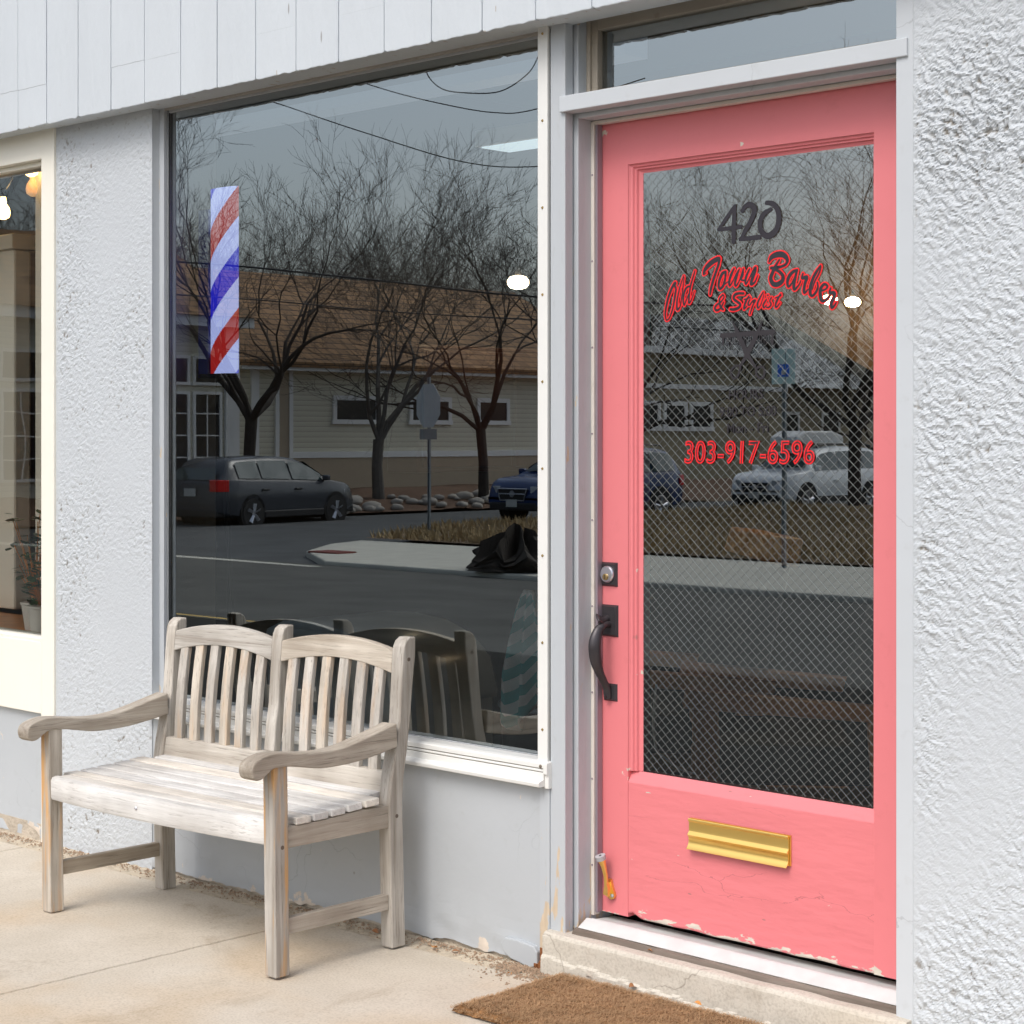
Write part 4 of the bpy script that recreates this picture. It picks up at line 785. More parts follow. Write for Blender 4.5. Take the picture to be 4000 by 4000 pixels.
# back: lower rail, arched top rails, upright slats
B(MB().prism_x([(-.142, .405 + BZ), (-.112, .405 + BZ), (-.100, .468 + BZ), (-.130, .468 + BZ)], X0 + W_, X1 - W_), 'back_rail', WX, bevel=.003)
def lean(z): # front face of the leaning back at local z
    return -.127 + (z - .47) / (.80 - .47) * .036
for a, b_ in ((X0 + W_, XM - .0225), (XM + .0225, X1 - W_)):
    mb = MB(); N = 20; vs = []
    for i in range(N + 1):
        t = i / N; arch = 0.028 * (1 - (2 * t - 1) ** 2); x = a + (b_ - a) * t
        for dy, z in ((.001, .727 + arch), (.026, .727 + arch), (.026, .787 + arch), (.001, .787 + arch)): vs.append((x, lean(z) + dy, z + BZ))
    mb.add(vs, [(i * 4 + j, (i + 1) * 4 + j, (i + 1) * 4 + (j + 1) % 4, i * 4 + (j + 1) % 4) for i in range(N) for j in range(4)] + [(0, 1, 2, 3), (N * 4 + 3, N * 4 + 2, N * 4 + 1, N * 4)])
    B(mb, 'top_rail', WX, bevel=.003)
    n = 6; w2 = .037; g_ = (b_ - a - n * w2) / (n + 1 - .2)
    for i in range(n):
        x = a + g_ * .9 + i * (w2 + g_); zt = .727 + 0.028 * (1 - (2 * ((x + w2 / 2 - a) / (b_ - a)) - 1) ** 2) + .004
        pts = [(z, lean(z) + .004 - .006 * math.sin(math.pi * min(1, max(0, (z - .46) / .3)))) for z in (.466, .52, .58, .64, .70, zt)]
        mb = MB().prism_x([(y, z + BZ) for z, y in pts] + [(y + .016, z + BZ) for z, y in reversed(pts)], x, x + w2)
        B(mb, 'back_slat', WSl, bevel=.0025)
bench.rotation_euler = (0, -TILT, 0)

# ================================================================ DOORMAT
m, n_, l_, b__ = nmat('coir'); v = mapping(n_, l_); t = tex(n_, l_, 'Noise', 9.0, v, Detail=6.0); t2 = tex(n_, l_, 'Noise', 90.0, v, Detail=4.0)
c = mixc(n_, l_, t.outputs[0], (0.19, 0.088, 0.034), (0.37, 0.205, 0.095)); r_ = ramp(n_, [(0.35, (0.45, 0.45, 0.45)), (0.65, (1.2, 1.2, 1.2))]); l_.new(t2.outputs[0], r_.inputs[0]); c = mixc(n_, l_, 1.0, c, r_.outputs[0], 'MULTIPLY')
l_.new(c, b__.inputs['Base Color']); b__.inputs['Roughness'].default_value = 0.95; b__.inputs['Specular IOR Level'].default_value = 0.1; bump(n_, l_, t2.outputs[0], 0.9, 0.006, b__); M['coir'] = m
mat_ = thing('doormat', 'worn brown coir doormat lying against the doorstep', 'doormat', (-2.80, -0.235, 0.04))
mx0, mx1, my0, my1 = -3.176, -2.42, -0.425, -0.045; nx, ny = 110, 60; vs = []
def mz(x, y):
    e = min(x - mx0, mx1 - x, y - my0, my1 - y); return gz(x) + 0.004 + 0.016 * min(1, max(0, e) / 0.02) ** 0.5 + 0.004 * noise.noise(Vector((x * 9, y * 9, 0))) + 0.003 * noise.noise(Vector((x * 45, y * 45, 0)))
for i in range(nx + 1):
    for j in range(ny + 1):
        x = mx0 + (mx1 - mx0) * i / nx; y = my0 + (my1 - my0) * j / ny; z = mz(x, y)
        vs.append((x + (0.006 * noise.noise(Vector((y * 20, 0, 0))) if i == 0 else 0), y + (0.006 * noise.noise(Vector((x * 20, 5, 0))) if j in (0, ny) else 0), z))
MB().add(vs, [(i * (ny + 1) + j, (i + 1) * (ny + 1) + j, (i + 1) * (ny + 1) + j + 1, i * (ny + 1) + j + 1) for i in range(nx) for j in range(ny)]).build('mat', M['coir'], mat_, fix=False, smooth=True)
random.seed(12); mb = MB()
for _ in range(26000):
    x = random.uniform(mx0 - .006, mx1); y = random.uniform(my0 - .006, my1); a = random.gauss(0.3, 1.3); L_ = random.uniform(.008, .026); z = mz(min(max(x, mx0 + .002), mx1), min(max(y, my0 + .002), my1)) + .0006
    if random.random() < .05: L_ *= 1.7
    dx, dy = math.cos(a) * L_, math.sin(a) * L_; r_ = 0.0005; px, py = -math.sin(a) * r_, math.cos(a) * r_; h = random.uniform(.001, .006)
    mb.add([(x - px, y - py, z), (x + px, y + py, z), (x + dx * .5 + px, y + dy * .5 + py, z + h), (x + dx * .5 - px, y + dy * .5 - py, z + h), (x + dx, y + dy, z + h * .3)], [(0, 1, 2, 3), (3, 2, 4)])
fz = mb.build('fibres', flat('coir_fibre', (0.40, 0.25, 0.13), 0.9, var=0.35, scale=18), mat_, fix=False)
# fallen leaves and chips
ml = [flat('dry_leaf', (0.34, 0.15, 0.06), 0.8, var=0.4, scale=30), flat('orange_leaf', (0.62, 0.27, 0.07), 0.8, var=0.3, scale=30)]
def leaf(x, y, z, s, rot, mi, label):
    mb = MB(); n = 7
    for sd_ in (-1, 1):
        vs = [(0, 0, 0)] ; P_ = []
        for i in range(n): t = i / (n - 1); P_.append((s * (t - .5), sd_ * s * .33 * math.sin(math.pi * t) ** .8, s * (.12 + .10 * math.sin(t * 5) + (.12 if sd_ > 0 else .02) * math.sin(math.pi * t))))
        C_ = [(s * (i / (n - 1) - .5), 0, s * .08 + s * .10 * math.sin(i / (n - 1) * 5)) for i in range(n)]
        mb.add(P_ + C_, [(i, i + 1, n + i + 1, n + i) for i in range(n - 1)])
    o = mb.build('dead_leaf', ml[mi], origin=(0, 0, 0), fix=False); o.location = (x, y, z); o.rotation_euler = (random.uniform(-.3, .3), random.uniform(-.2, .2), rot)
    return tag(o, label, 'dead leaf', 'dead leaves')
leaf(-3.085, -0.035, gz(-3.1) + .018, .024, 0.4, 0, 'curled brown leaf on the back edge of the doormat near its corner')
leaf(-2.945, -0.036, gz(-3) + .022, .030, 1.4, 0, 'tall brown leaf standing between the doormat and the doorstep')
leaf(-2.735, -0.052, gz(-2.7) + .026, .020, .2, 1, 'small orange leaf on the doormat beside the doorstep')
leaf(-2.93, 0.012, 0.1425, .020, .2, 1, 'small orange leaf on top of the doorstep')
leaf(-3.62, -0.06, gz(-3.6) + .002, .030, 2.2, 1, 'orange leaf on the sidewalk at the foot of the lower wall')
leaf(-3.55, -0.045, gz(-3.6) + .002, .024, .9, 0, 'brown leaf on the sidewalk at the foot of the lower wall')
leaf(-3.30, -0.10, gz(-3.3) + .002, .016, 2.9, 1, 'tiny orange leaf beside the rusty foot of the metal strip')
leaf(-3.86, -0.055, gz(-3.8) + .002, .026, .1, 0, 'brown leaf behind the front right bench leg at the wall')
random.seed(21); mb = MB()
for _ in range(2600):
    x = random.uniform(-5.9, -3.22); y = -0.005 - abs(random.gauss(0, .03)); s = random.uniform(.0012, .005) * (1.5 if random.random() < .06 else 1)
    if random.random() < .25: x = random.gauss(-3.30, .06); y = -0.02 - abs(random.gauss(0, .05))
    z = gz(x) + s * .2; a = random.random() * 6
    q = [(x + s * math.cos(a + k * 1.57) * random.uniform(.6, 1.2), y + s * math.sin(a + k * 1.57) * random.uniform(.6, 1.2), z) for k in range(4)]
    mb.add(q + [(x, y, z + s * .8)], [(0, 1, 4), (1, 2, 4), (2, 3, 4), (3, 0, 4)])
tag(mb.build('grit', flat('grit_crumbs', (0.30, 0.21, 0.14), 0.9, var=0.6, scale=60), origin=(0, 0, 0), fix=False), 'grit and crumbs along the foot of the wall', 'grit', kind='stuff')

# ================================================================ ILLUMINATED BARBER POLE
bp = thing('barber_pole', 'illuminated barber pole with red, white and blue stripes hanging inside the big window', 'barber pole', (-4.80, 0.16, 1.59))
px0, px1, pz0, pz1 = -4.874, -4.732, 1.592, 2.182; cxp, R_ = (px0 + px1) / 2, (px1 - px0) / 2
def stripe(nm, ph0, ph1, col, s):
    mb = MB(); nz_ = 130; na = 22; vs = []; H = pz1 - pz0; turn = 0.405
    return
mstripe = bpy.data.materials.new('lit_stripes'); mstripe.use_nodes = True; n = mstripe.node_tree.nodes; l = mstripe.node_tree.links; b = n['Principled BSDF']
cols = {0: emis('lit_white', (0.50, 0.56, 1.0), 0.72), 1: emis('lit_red', (0.95, 0.03, 0.025), 0.27), 2: emis('lit_blue', (0.03, 0.03, 0.98), 0.42)}
nz_, na = 620, 40; H = pz1 - pz0; mb = MB(); vs = []
for i in range(nz_ + 1):
    for j in range(na + 1):
        a = math.pi * j / na; vs.append((cxp - R_ * math.cos(a), 0.150 - 0.018 * math.sin(a), pz0 + H * i / nz_))
mb.v = vs
for i in range(nz_):
    for j in range(na):
        zc = H * (i + .5) / nz_; th = .45 * (j + .5) / na + .55 * (.5 - .5 * math.cos(math.pi * (j + .5) / na))            # helix rises to the right
        u = (zc - th * 0.152 + 0.041) / 0.0965
        k = math.floor(u); fr_ = u - k; mb.f.append((i * (na + 1) + j, i * (na + 1) + j + 1, (i + 1) * (na + 1) + j + 1, (i + 1) * (na + 1) + j))
        q = k % 4; mb.mi.append({0: 1, 1: 0, 2: 2, 3: 0}[q])
mb.build('striped_lens', [cols[0], cols[1], cols[2]], bp, fix=False)
mb = MB(); mb.box(px0, px1, 0.152, 0.19, pz0 - .012, pz1 + .004); mb.box(px0, px1, 0.10, 0.152, pz0 - .014, pz0 - .001); mb.build('housing', flat('black_plastic', (0.02, 0.02, 0.022), 0.4), bp, bevel=.002)
mb = MB(); mb.box(px0 - .066, px0 - .008, 0.145, 0.175, pz0 - .01, pz1 - .06); mb.build('side_panel', flat('blue_plastic', (0.03, 0.045, 0.36), 0.3, var=0.5, scale=7), bp, bevel=.004)
mb = MB(); mb.tube(cr([(-4.80, .17, 1.58), (-4.84, .18, 1.40), (-4.83, .19, 1.1), (-4.85, .2, .9), (-4.85, .21, .62)], 6), .006, 6); mb.tube(cr([(-4.82, .17, 1.58), (-4.83, .18, 1.36), (-4.85, .19, 1.15), (-4.83, .2, .9), (-4.83, .21, .62)], 6), .008, 6)
mb.build('cable', flat('black_cable', (0.012, 0.012, 0.012), 0.5), bp)
# weatherproof outlet cover under the window
oc = thing('outlet_cover', 'white plastic outdoor outlet cover on the lower wall behind the bench', 'outlet cover', (-4.80, 0, .43))
MB().box(-4.876, -4.772, -.030, -.001, .350, .520).build('cover', M['white'], oc, bevel=.006, seg=3); MB().box(-4.768, -4.748, -.024, -.001, .360, .515).build('hinge', M['alu'], oc, bevel=.003)

# ================================================================ THINGS INSIDE THE SHOPS
M['greyplastic'] = flat('bluegrey_plastic', (0.62, 0.74, 0.86), 0.25, var=0.1); M['blackp'] = flat('black_leather', (0.012, 0.013, 0.015), 0.35, var=0.1)
M['owood'] = flat('varnished_wood', (0.78, 0.30, 0.09), 0.35, var=0.4, scale=14); M['dwood'] = flat('dark_varnish', (0.10, 0.035, 0.015), 0.35, var=0.4, scale=14); M['dcush'] = flat('dark_cushion', (0.035, 0.04, 0.045), 0.6)
t = thing('plastic_tub', 'large blue-grey plastic tub behind the bench, inside the big window', 'tub', (-4.36, .4, .15))
pf = [(-4.66, .15), (-4.66, .74), (-4.64, .78), (-4.56, .81), (-4.42, .815), (-4.28, .80), (-4.17, .765), (-4.09, .70), (-4.06, .60), (-4.06, .15)]
MB().prism_y(pf, .20, .62).build('body', M['greyplastic'], t, bevel=.02, seg=3, smooth=True)
MB().prism_y([(x, z + .012) for x, z in pf[1:9]] + [(x, z - .012) for x, z in reversed(pf[1:9])], .19, .63).build('lid', M['greyplastic'], t, bevel=.005, smooth=True)
t = thing('waiting_chair', 'low black chair in the shop behind the lower middle of the big window', 'chair', (-4.12, 1.6, .15))
mb = MB()
mb.prism_x([(1.40, .84), (1.46, .86), (1.62, .40), (1.56, .38)], -4.6, -4.1); mb.prism_x([(1.36, .58), (1.95, .58), (1.95, .50), (1.36, .50)], -4.6, -4.1); mb.build('seat', M['blackp'], t, bevel=.015, seg=3, smooth=True)
for x, y in ((-4.58, 1.38), (-4.12, 1.38), (-4.58, 1.92), (-4.12, 1.92)): MB().tube([(x, y, .15), (x, y, .56)], .016, 8).build('leg', M['blackp'], t)
t = thing('waste_bin', 'dark round-topped waste bin in the lower right corner of the big window', 'bin', (-3.73, .52, .15))
MB().lathe([(.13, .0), (.15, .44), (.155, .46), (.14, .50), (.10, .52), (.0, .525)], (-3.73, .52, .15), 24).build('body', M['blackp'], t, smooth=True); MB().lathe([(.156, .455), (.160, .462), (.156, .470)], (-3.73, .52, .15), 24).build('rim', M['greyplastic'], t, smooth=True)
# chevron towel
tw_ = thing('towel', 'teal and white chevron striped towel hanging in the lower right of the big window', 'towel', (-3.52, .20, .95))
m, n, l, b = nmat('chevron_cloth'); tc = n.new('ShaderNodeTexCoord'); sx = n.new('ShaderNodeSeparateXYZ'); l.new(tc.outputs['UV'], sx.inputs[0])
def mth(op, a, b_=None):
    q = n.new('ShaderNodeMath'); q.operation = op
    for i, v_ in enumerate((a, b_)):
        if v_ is None: continue
        if hasattr(v_, 'links'): l.new(v_, q.inputs[i])
        else: q.inputs[i].default_value = v_
    return q.outputs[0]
zig = mth('ABSOLUTE', mth('SUBTRACT', mth('FRACT', mth('MULTIPLY', sx.outputs[0], 2.5)), 0.5)); ph = mth('FRACT', mth('ADD', mth('MULTIPLY', sx.outputs[1], 6.0), mth('MULTIPLY', zig, 1.1)))
rc = ramp(n, [(0.0, (0.95, 0.97, 0.97)), (0.5, (0.12, 0.52, 0.54))]); rc.color_ramp.interpolation = 'CONSTANT'; l.new(ph, rc.inputs[0]); l.new(rc.outputs[0], b.inputs['Base Color']); b.inputs['Roughness'].default_value = 0.9
vs = []; uv = []; nx, ny = 24, 24
for i in range(nx + 1):
    for j in range(ny + 1):
        u, v_ = i / nx, j / ny; wd = .035 + .17 * min(1, v_ * 1.6) ** .7; x = -3.515 + (u - .62) * wd * .9; vs.append((x, .20 + .022 * math.sin(u * 17 + v_ * 2) * min(1, v_ * 2 + .3), 0.975 - v_ * (.33 + .06 * math.sin(u * 5)))); uv.append((u, v_))
fs = [(i * (ny + 1) + j, (i + 1) * (ny + 1) + j, (i + 1) * (ny + 1) + j + 1, i * (ny + 1) + j + 1) for i in range(nx) for j in range(ny)]
o = MB().add(vs, fs).build('cloth', m, tw_, fix=False, smooth=True); ul = o.data.uv_layers.new(name='UVMap')
for lp in o.data.loops: ul.data[lp.index].uv = uv[lp.vertex_index]
sd_ = o.modifiers.new('th', 'SOLIDIFY'); sd_.thickness = .004
MB().lathe([(.006, -.0), (.006, .03), (.014, .035), (.014, .04)], (-3.515, .20, .94), 10, 1).build('hook', M['steel'], tw_)
# wooden armchairs behind the door
def armchair(loc, rz, label):
    t = thing('wooden_armchair', label, 'armchair', loc, 'wooden armchairs inside the shop'); t.rotation_euler = (0, 0, rz)
    def part(mb, nm, mt, bev=.008):
        o = mb.build(nm, mt, None, bevel=bev); o.parent = t; return o
    for s in (-1, 1):
        mb = MB(); pr = [(-.30, 0), (-.235, 0), (-.20, .16), (.16, .16), (.19, 0), (.25, 0), (.22, .50), (-.30, .56), (-.34, .54)]
        inn = 0
        mb.prism_x([(-.31, 0), (-.25, 0), (-.26, .50), (-.33, .50)], s * .30 - .022, s * .30 + .022); mb.prism_x([(.17, 0), (.24, 0), (.22, .50), (.14, .50)], s * .30 - .022, s * .30 + .022)
        mb.prism_x([(-.36, .50), (.26, .46), (.27, .50), (-.35, .555)], s * .30 - .030, s * .30 + .030); mb.prism_x([(-.26, .12), (.19, .12), (.19, .18), (-.26, .18)], s * .30 - .02, s * .30 + .02)
        part(mb, 'side_frame', M['owood'])
    part(MB().box(-.27, .27, -.28, .20, .28, .40), 'seat', M['dcush'], .03); part(MB().prism_x([(.10, .36), (.22, .36), (.34, .88), (.25, .90)], -.27, .27), 'backrest', M['dcush'], .03); part(MB().prism_x([(.235, .86), (.345, .84), (.36, .93), (.26, .94)], -.29, .29), 'top_rail', M['owood'])
    return t
armchair((-3.80, 1.15, .15), R(-40), 'orange-brown wooden armchair seen behind the middle of the door glass, further in')
armchair((-3.16, .98, .15), R(-50), 'orange-brown wooden armchair standing close behind the bottom of the door glass')
t = thing('white_cord', 'thin white cord looped on the shop floor behind the door glass', 'cord', (-3.2, .5, .3)); MB().tube(cr([(-3.36, .55, .70), (-3.37, .55, .60), (-3.36, .55, .52), (-3.33, .55, .50), (-3.28, .56, .47), (-3.22, .58, .46), (-3.17, .58, .455)], 6), .0035, 6).build('cord', M['white'], t); 
# shelf unit with warm wood
t = thing('wall_cabinet', 'reddish wooden cabinet on the inner wall seen through the big window', 'cabinet', (-5.44, 1.9, 1.3)); MB().box(-5.479, -5.30, 1.45, 2.5, 1.25, 1.75).build('carcass', M['dwood'], t, bevel=.01); MB().box(-5.2995, -5.285, 1.47, 1.96, 1.27, 1.73).build('door', M['dwood'], t, bevel=.006); MB().box(-5.2995, -5.285, 1.98, 2.48, 1.27, 1.73).build('door', M['dwood'], t, bevel=.006)
t = thing('wall_mirror', 'dark framed mirror on the inner wall seen through the big window', 'mirror', (-5.46, 3.2, 1.5)); MB().box(-5.479, -5.455, 2.7, 3.9, 1.0, 1.9).build('frame', M['blackp'], t, bevel=.006)
MB().box(-5.4545, -5.4500, 2.76, 3.84, 1.06, 1.84).build('glass', flat('mirror_silver', (0.35, 0.37, 0.38), 0.05, metal=1.0), t)
# ---- neighbouring shop interior
t = thing('display_shelf', 'wooden window shelf inside the cream window', 'shelf', (-6.2, .25, .66)); MB().box(-8.5, -5.64, .09, .50, .655, .685).build('board', M['owood'], t, bevel=.004)
for k in range(4): MB().box(-8.4 + k * .85, -8.36 + k * .85, .14, .44, .15, .655).build('bracket', M['owood'], t)
def bulb(loc, lit, label):
    t = thing('light_bulb', label, 'light bulb', loc, 'bulbs on the string inside the cream window')
    MB().lathe([(.010, .055), (.013, .035), (.013, .028), (.024, .012), (.0285, -.008), (.024, -.026), (.010, -.035)], loc, 18).build('glass', emis('bulb_lit' if lit else 'bulb_dim', (1.0, .55, .22) if not lit else (1.0, .62, .22), 7 if lit else .35), t, smooth=True)
    MB().lathe([(.012, .055), (.014, .06), (.014, .085), (.008, .09)], loc, 14).build('socket', M['blackp'], t)
bulb((-6.172, .30, 2.325), False, 'dim round bulb hanging in the top right corner of the cream window')
bulb((-6.105, .25, 2.388), True, 'bright bulb half hidden by the right stile of the cream window'); bulb((-6.72, .5, 2.300), True, 'bright yellow bulb at the left edge of the picture inside the cream window')
t = thing('string_light_cable', 'wavy cable of the bulb string inside the cream window', 'cable', (-6.4, .4, 2.4)); MB().tube(cr([(-5.9, .2, 2.42), (-6.1, .25, 2.47), (-6.17, .3, 2.41), (-6.4, .4, 2.50), (-6.72, .5, 2.38), (-7.2, .6, 2.48)], 8), .004, 6).build('cable', M['blackp'], t)
t = thing('interior_post', 'pale cream timber post inside the neighbouring shop', 'post', (-6.1, .35, 1.3)); MB().box(-6.16, -6.08, .30, .38, .69, 2.69).build('shaft', M['cream'], t, bevel=.004); MB().box(-6.18, -6.06, .28, .40, 2.55, 2.62).build('capital', M['cream'], t, bevel=.004)
t = thing('cream_partition', 'pale cream partition inside the neighbouring shop at the left edge', 'partition', (-8.1, 1, .15)); MB().box(-8.95, -6.64, .5, .58, .70, 2.14).build('panel', M['cream'], t, bevel=.01); MB().box(-8.95, -6.62, .48, .60, 2.14, 2.20).build('cap', M['cream'], t, bevel=.005)
t = thing('timber_column', 'orange-brown timber column at the right of the cream window', 'column', (-5.95, .4, 1.4)); MB().box(-6.02, -5.90, .40, .52, .15, 2.69).build('shaft', M['owood'], t, bevel=.004); MB().box(-6.04, -5.88, .38, .54, .15, .30).build('base', M['owood'], t, bevel=.004)
def plant(loc, h, r, seed, label):
    t = thing('potted_plant', label, 'potted plant', loc); random.seed(seed); x, y, z = loc
    MB().lathe([(.035, 0), (.048, .09), (.052, .092), (.052, .10), (.044, .10)], loc, 16).build('pot', M['white'], t, smooth=True)
    mb = MB(); ms = MB()
    for k in range(26):
        a = random.random() * 6.28; rr = r * random.random() ** .6; hh = h * random.uniform(.25, 1); tx, ty, tz = x + math.cos(a) * rr, y + math.sin(a) * rr * .6, z + .1 + hh
        ms.tube([(x, y, z + .09), ((x + tx) / 2, (y + ty) / 2, z + .1 + hh * .6), (tx, ty, tz)], .0015, 4)
        for q in range(3):
            ax = random.random() * 6.28; s = random.uniform(.018, .034); cx_, cy_, cz_ = tx + random.uniform(-.02, .02), ty + random.uniform(-.02, .02), tz + random.uniform(-.03, .02)
            u = Vector((math.cos(ax), math.sin(ax), random.uniform(-.5, .3))).normalized() * s; w2 = u.cross(Vector((0, 0, 1))).normalized() * s * .6; c_ = Vector((cx_, cy_, cz_))
            mb.add([c_ - u, c_ - u * .3 + w2, c_ + u * .5 + w2 * .7, c_ + u, c_ + u * .5 - w2 * .7, c_ - u * .3 - w2], [(0, 1, 2, 3, 4, 5)])
    mb.build('foliage', flat('leaf_green' + str(seed), (0.07, 0.16, 0.06), 0.5, var=0.5, scale=30), t, fix=False); ms.build('stems', M['owood'], t, fix=False)
plant((-6.00, .20, .69), .36, .13, 5, 'leafy green potted plant on the shelf at the right of the cream window')
plant((-5.86, .14, .69), .14, .08, 6, 'low bushy green plant in a white pot by the cream window stile')

# ================================================================ ACROSS THE STREET (what the glass reflects)
M['clap'] = None
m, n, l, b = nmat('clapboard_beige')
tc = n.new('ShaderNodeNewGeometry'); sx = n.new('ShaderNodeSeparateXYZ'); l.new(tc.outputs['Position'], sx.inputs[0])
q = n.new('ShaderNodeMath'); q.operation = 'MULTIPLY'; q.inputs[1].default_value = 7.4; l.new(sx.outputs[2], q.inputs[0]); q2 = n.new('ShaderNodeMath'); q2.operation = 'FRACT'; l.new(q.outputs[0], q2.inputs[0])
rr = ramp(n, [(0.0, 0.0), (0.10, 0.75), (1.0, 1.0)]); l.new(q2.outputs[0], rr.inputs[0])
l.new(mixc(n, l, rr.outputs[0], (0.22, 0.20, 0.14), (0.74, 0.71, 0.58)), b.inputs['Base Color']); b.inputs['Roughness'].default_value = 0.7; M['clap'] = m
M['tan'] = flat('tan_band', (0.42, 0.345, 0.25), 0.75, var=0.08); M['wtrim'] = flat('white_trim', (0.80, 0.81, 0.80), 0.6, var=0.05)
m, n, l, b = nmat('brown_shingles'); v = mapping(n, l, (1, 1, 1)); br = n.new('ShaderNodeTexBrick'); br.inputs['Scale'].default_value = 1.0; br.inputs['Brick Width'].default_value = 0.32; br.inputs['Row Height'].default_value = 0.16; br.inputs['Mortar Size'].default_value = 0.012
br.inputs['Color1'].default_value = (0.30, 0.17, 0.08, 1); br.inputs['Color2'].default_value = (0.17, 0.095, 0.045, 1); br.inputs['Mortar'].default_value = (0.03, 0.018, 0.01, 1)
sp = n.new('ShaderNodeSeparateXYZ'); cb = n.new('ShaderNodeCombineXYZ'); l.new(v, sp.inputs[0]); l.new(sp.outputs[1], cb.inputs[0]); l.new(sp.outputs[2], cb.inputs[1]); l.new(cb.outputs[0], br.inputs['Vector']); l.new(br.outputs[0], b.inputs['Base Color']); b.inputs['Roughness'].default_value = 0.9; M['shingle'] = m
M['dwin'] = flat('dark_window_glass', (0.02, 0.024, 0.028), 0.08, var=0.1); M['roofgrey'] = flat('pale_metal_roof', (0.42, 0.44, 0.45), 0.6, var=0.1)
M['stuccob'] = flat('beige_stucco', (0.36, 0.31, 0.21), 0.85, var=0.1)
def wframe(mb, x, y0, y1, z0, z1, w_=.12):      # frame on a wall facing +X
    mb.box(x, x + .06, y0, y1, z1 - w_, z1); mb.box(x, x + .07, y0 - .03, y1 + .03, z0, z0 + w_); mb.box(x, x + .06, y0, y0 + w_, z0 + w_, z1 - w_); mb.box(x, x + .06, y1 - w_, y1, z0 + w_, z1 - w_)
cb_ = thing('clapboard_building', 'beige clapboard building with brown shingle roof across the side street', 'building', (-40, -31, 0))
WXp = -37.4
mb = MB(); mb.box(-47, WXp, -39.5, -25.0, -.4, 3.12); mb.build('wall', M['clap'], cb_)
mb = MB(); mb.box(WXp, WXp + .03, -39.5, -26.9, -.35, .82); mb.box(WXp, WXp + .03, -26.85, -26.5, -.35, 3.0); mb.build('lower_band', M['tan'], cb_)
mb = MB(); mb.box(WXp, WXp + .05, -39.5, -26.9, .82, .98); mb.box(WXp, WXp + .06, -26.95, -26.83, .0, 3.05); mb.box(WXp, WXp + .06, -26.5, -26.38, 0, 3.05); mb.box(WXp, WXp + .06, -25.85, -25.6, 0, 3.05); mb.box(WXp - .1, WXp + .45, -39.8, -25.0, 3.05, 3.27); mb.build('trim', M['wtrim'], cb_)
mb = MB(); mb.add([(WXp + .5, -39.9, 3.27), (WXp + .5, -24.8, 3.27), (-42.0, -24.8, 6.0), (-42.0, -39.9, 6.0), (-47, -24.8, 3.27), (-47, -39.9, 3.27), (WXp + .5, -39.9, 3.13), (WXp + .5, -24.8, 3.13), (-42, -24.8, 5.85), (-42, -39.9, 5.85), (-47, -24.8, 3.13), (-47, -39.9, 3.13)],
  [(0, 1, 2, 3), (3, 2, 4, 5), (0, 6, 7, 1), (1, 7, 8, 2), (2, 8, 10, 4), (4, 10, 11, 5), (3, 9, 6, 0), (5, 11, 9, 3), (6, 9, 8, 7), (9, 11, 10, 8)]); mb.build('roof', M['shingle'], cb_)
for (a, b2) in ((-29.9, -28.3), (-32.6, -31.0), (-34.9, -33.6), (-38.2, -36.6)):
    mb = MB(); wframe(mb, WXp + .001, a, b2, 1.70, 2.45); f = mb.build('window', M['wtrim'], cb_); MB().box(WXp + .004, WXp + .02, a + .1, b2 - .1, 1.8, 2.36).build('pane', M['dwin'], f)
# bay with tall gridded windows at its near corner
bay = thing('bay_window_building', 'white trimmed building with tall gridded windows at the left of the reflection', 'building', (-37, -22, 0))
MB().box(-44, -36.6, -24.6, -12.0, -.4, 4.0).build('wall', M['clap'], bay); mb = MB(); mb.box(-44.2, -36.2, -24.8, -11.8, 4.0, 4.25); mb.box(-36.6, -36.52, -24.6, -24.2, -.2, 4.0); mb.box(-36.6, -36.52, -22.1, -21.9, -.2, 4.0); mb.build('trim', M['wtrim'], bay)
mb = MB(); mb.add([(-36.1, -24.9, 4.25), (-36.1, -11.6, 4.25), (-40.2, -11.6, 6.4), (-40.2, -24.9, 6.4), (-44.3, -24.9, 4.25), (-44.3, -11.6, 4.25)], [(0, 1, 2, 3), (3, 2, 5, 4), (0, 3, 4), (1, 5, 2), (0, 4, 5, 1)]); mb.build('roof', M['shingle'], bay)
for k, y0 in enumerate((-24.1, -23.15, -21.8, -20.6, -19.2, -17.6, -16.0, -14.2)):
    y1 = y0 + (.85 if k < 2 else 1.1); mb = MB(); wframe(mb, -36.598, y0, y1, .35, 2.45, .07); wframe(mb, -36.598, y0, y1, 2.6, 3.3, .07)
    for r in range(1, 4): mb.box(-36.598, -36.56, y0, y1, .35 + r * .525 - .015, .35 + r * .525 + .015)
    mb.box(-36.598, -36.562, (y0 + y1) / 2 - .015, (y0 + y1) / 2 + .015, .35, 2.45)
    f = mb.build('window', M['wtrim'], bay); MB().box(-36.597, -36.58, y0 + .06, y1 - .06, .42, 2.4).build('pane', M['dwin'], f); MB().box(-36.597, -36.58, y0 + .06, y1 - .06, 2.66, 3.24).build('pane', M['dwin'], f)
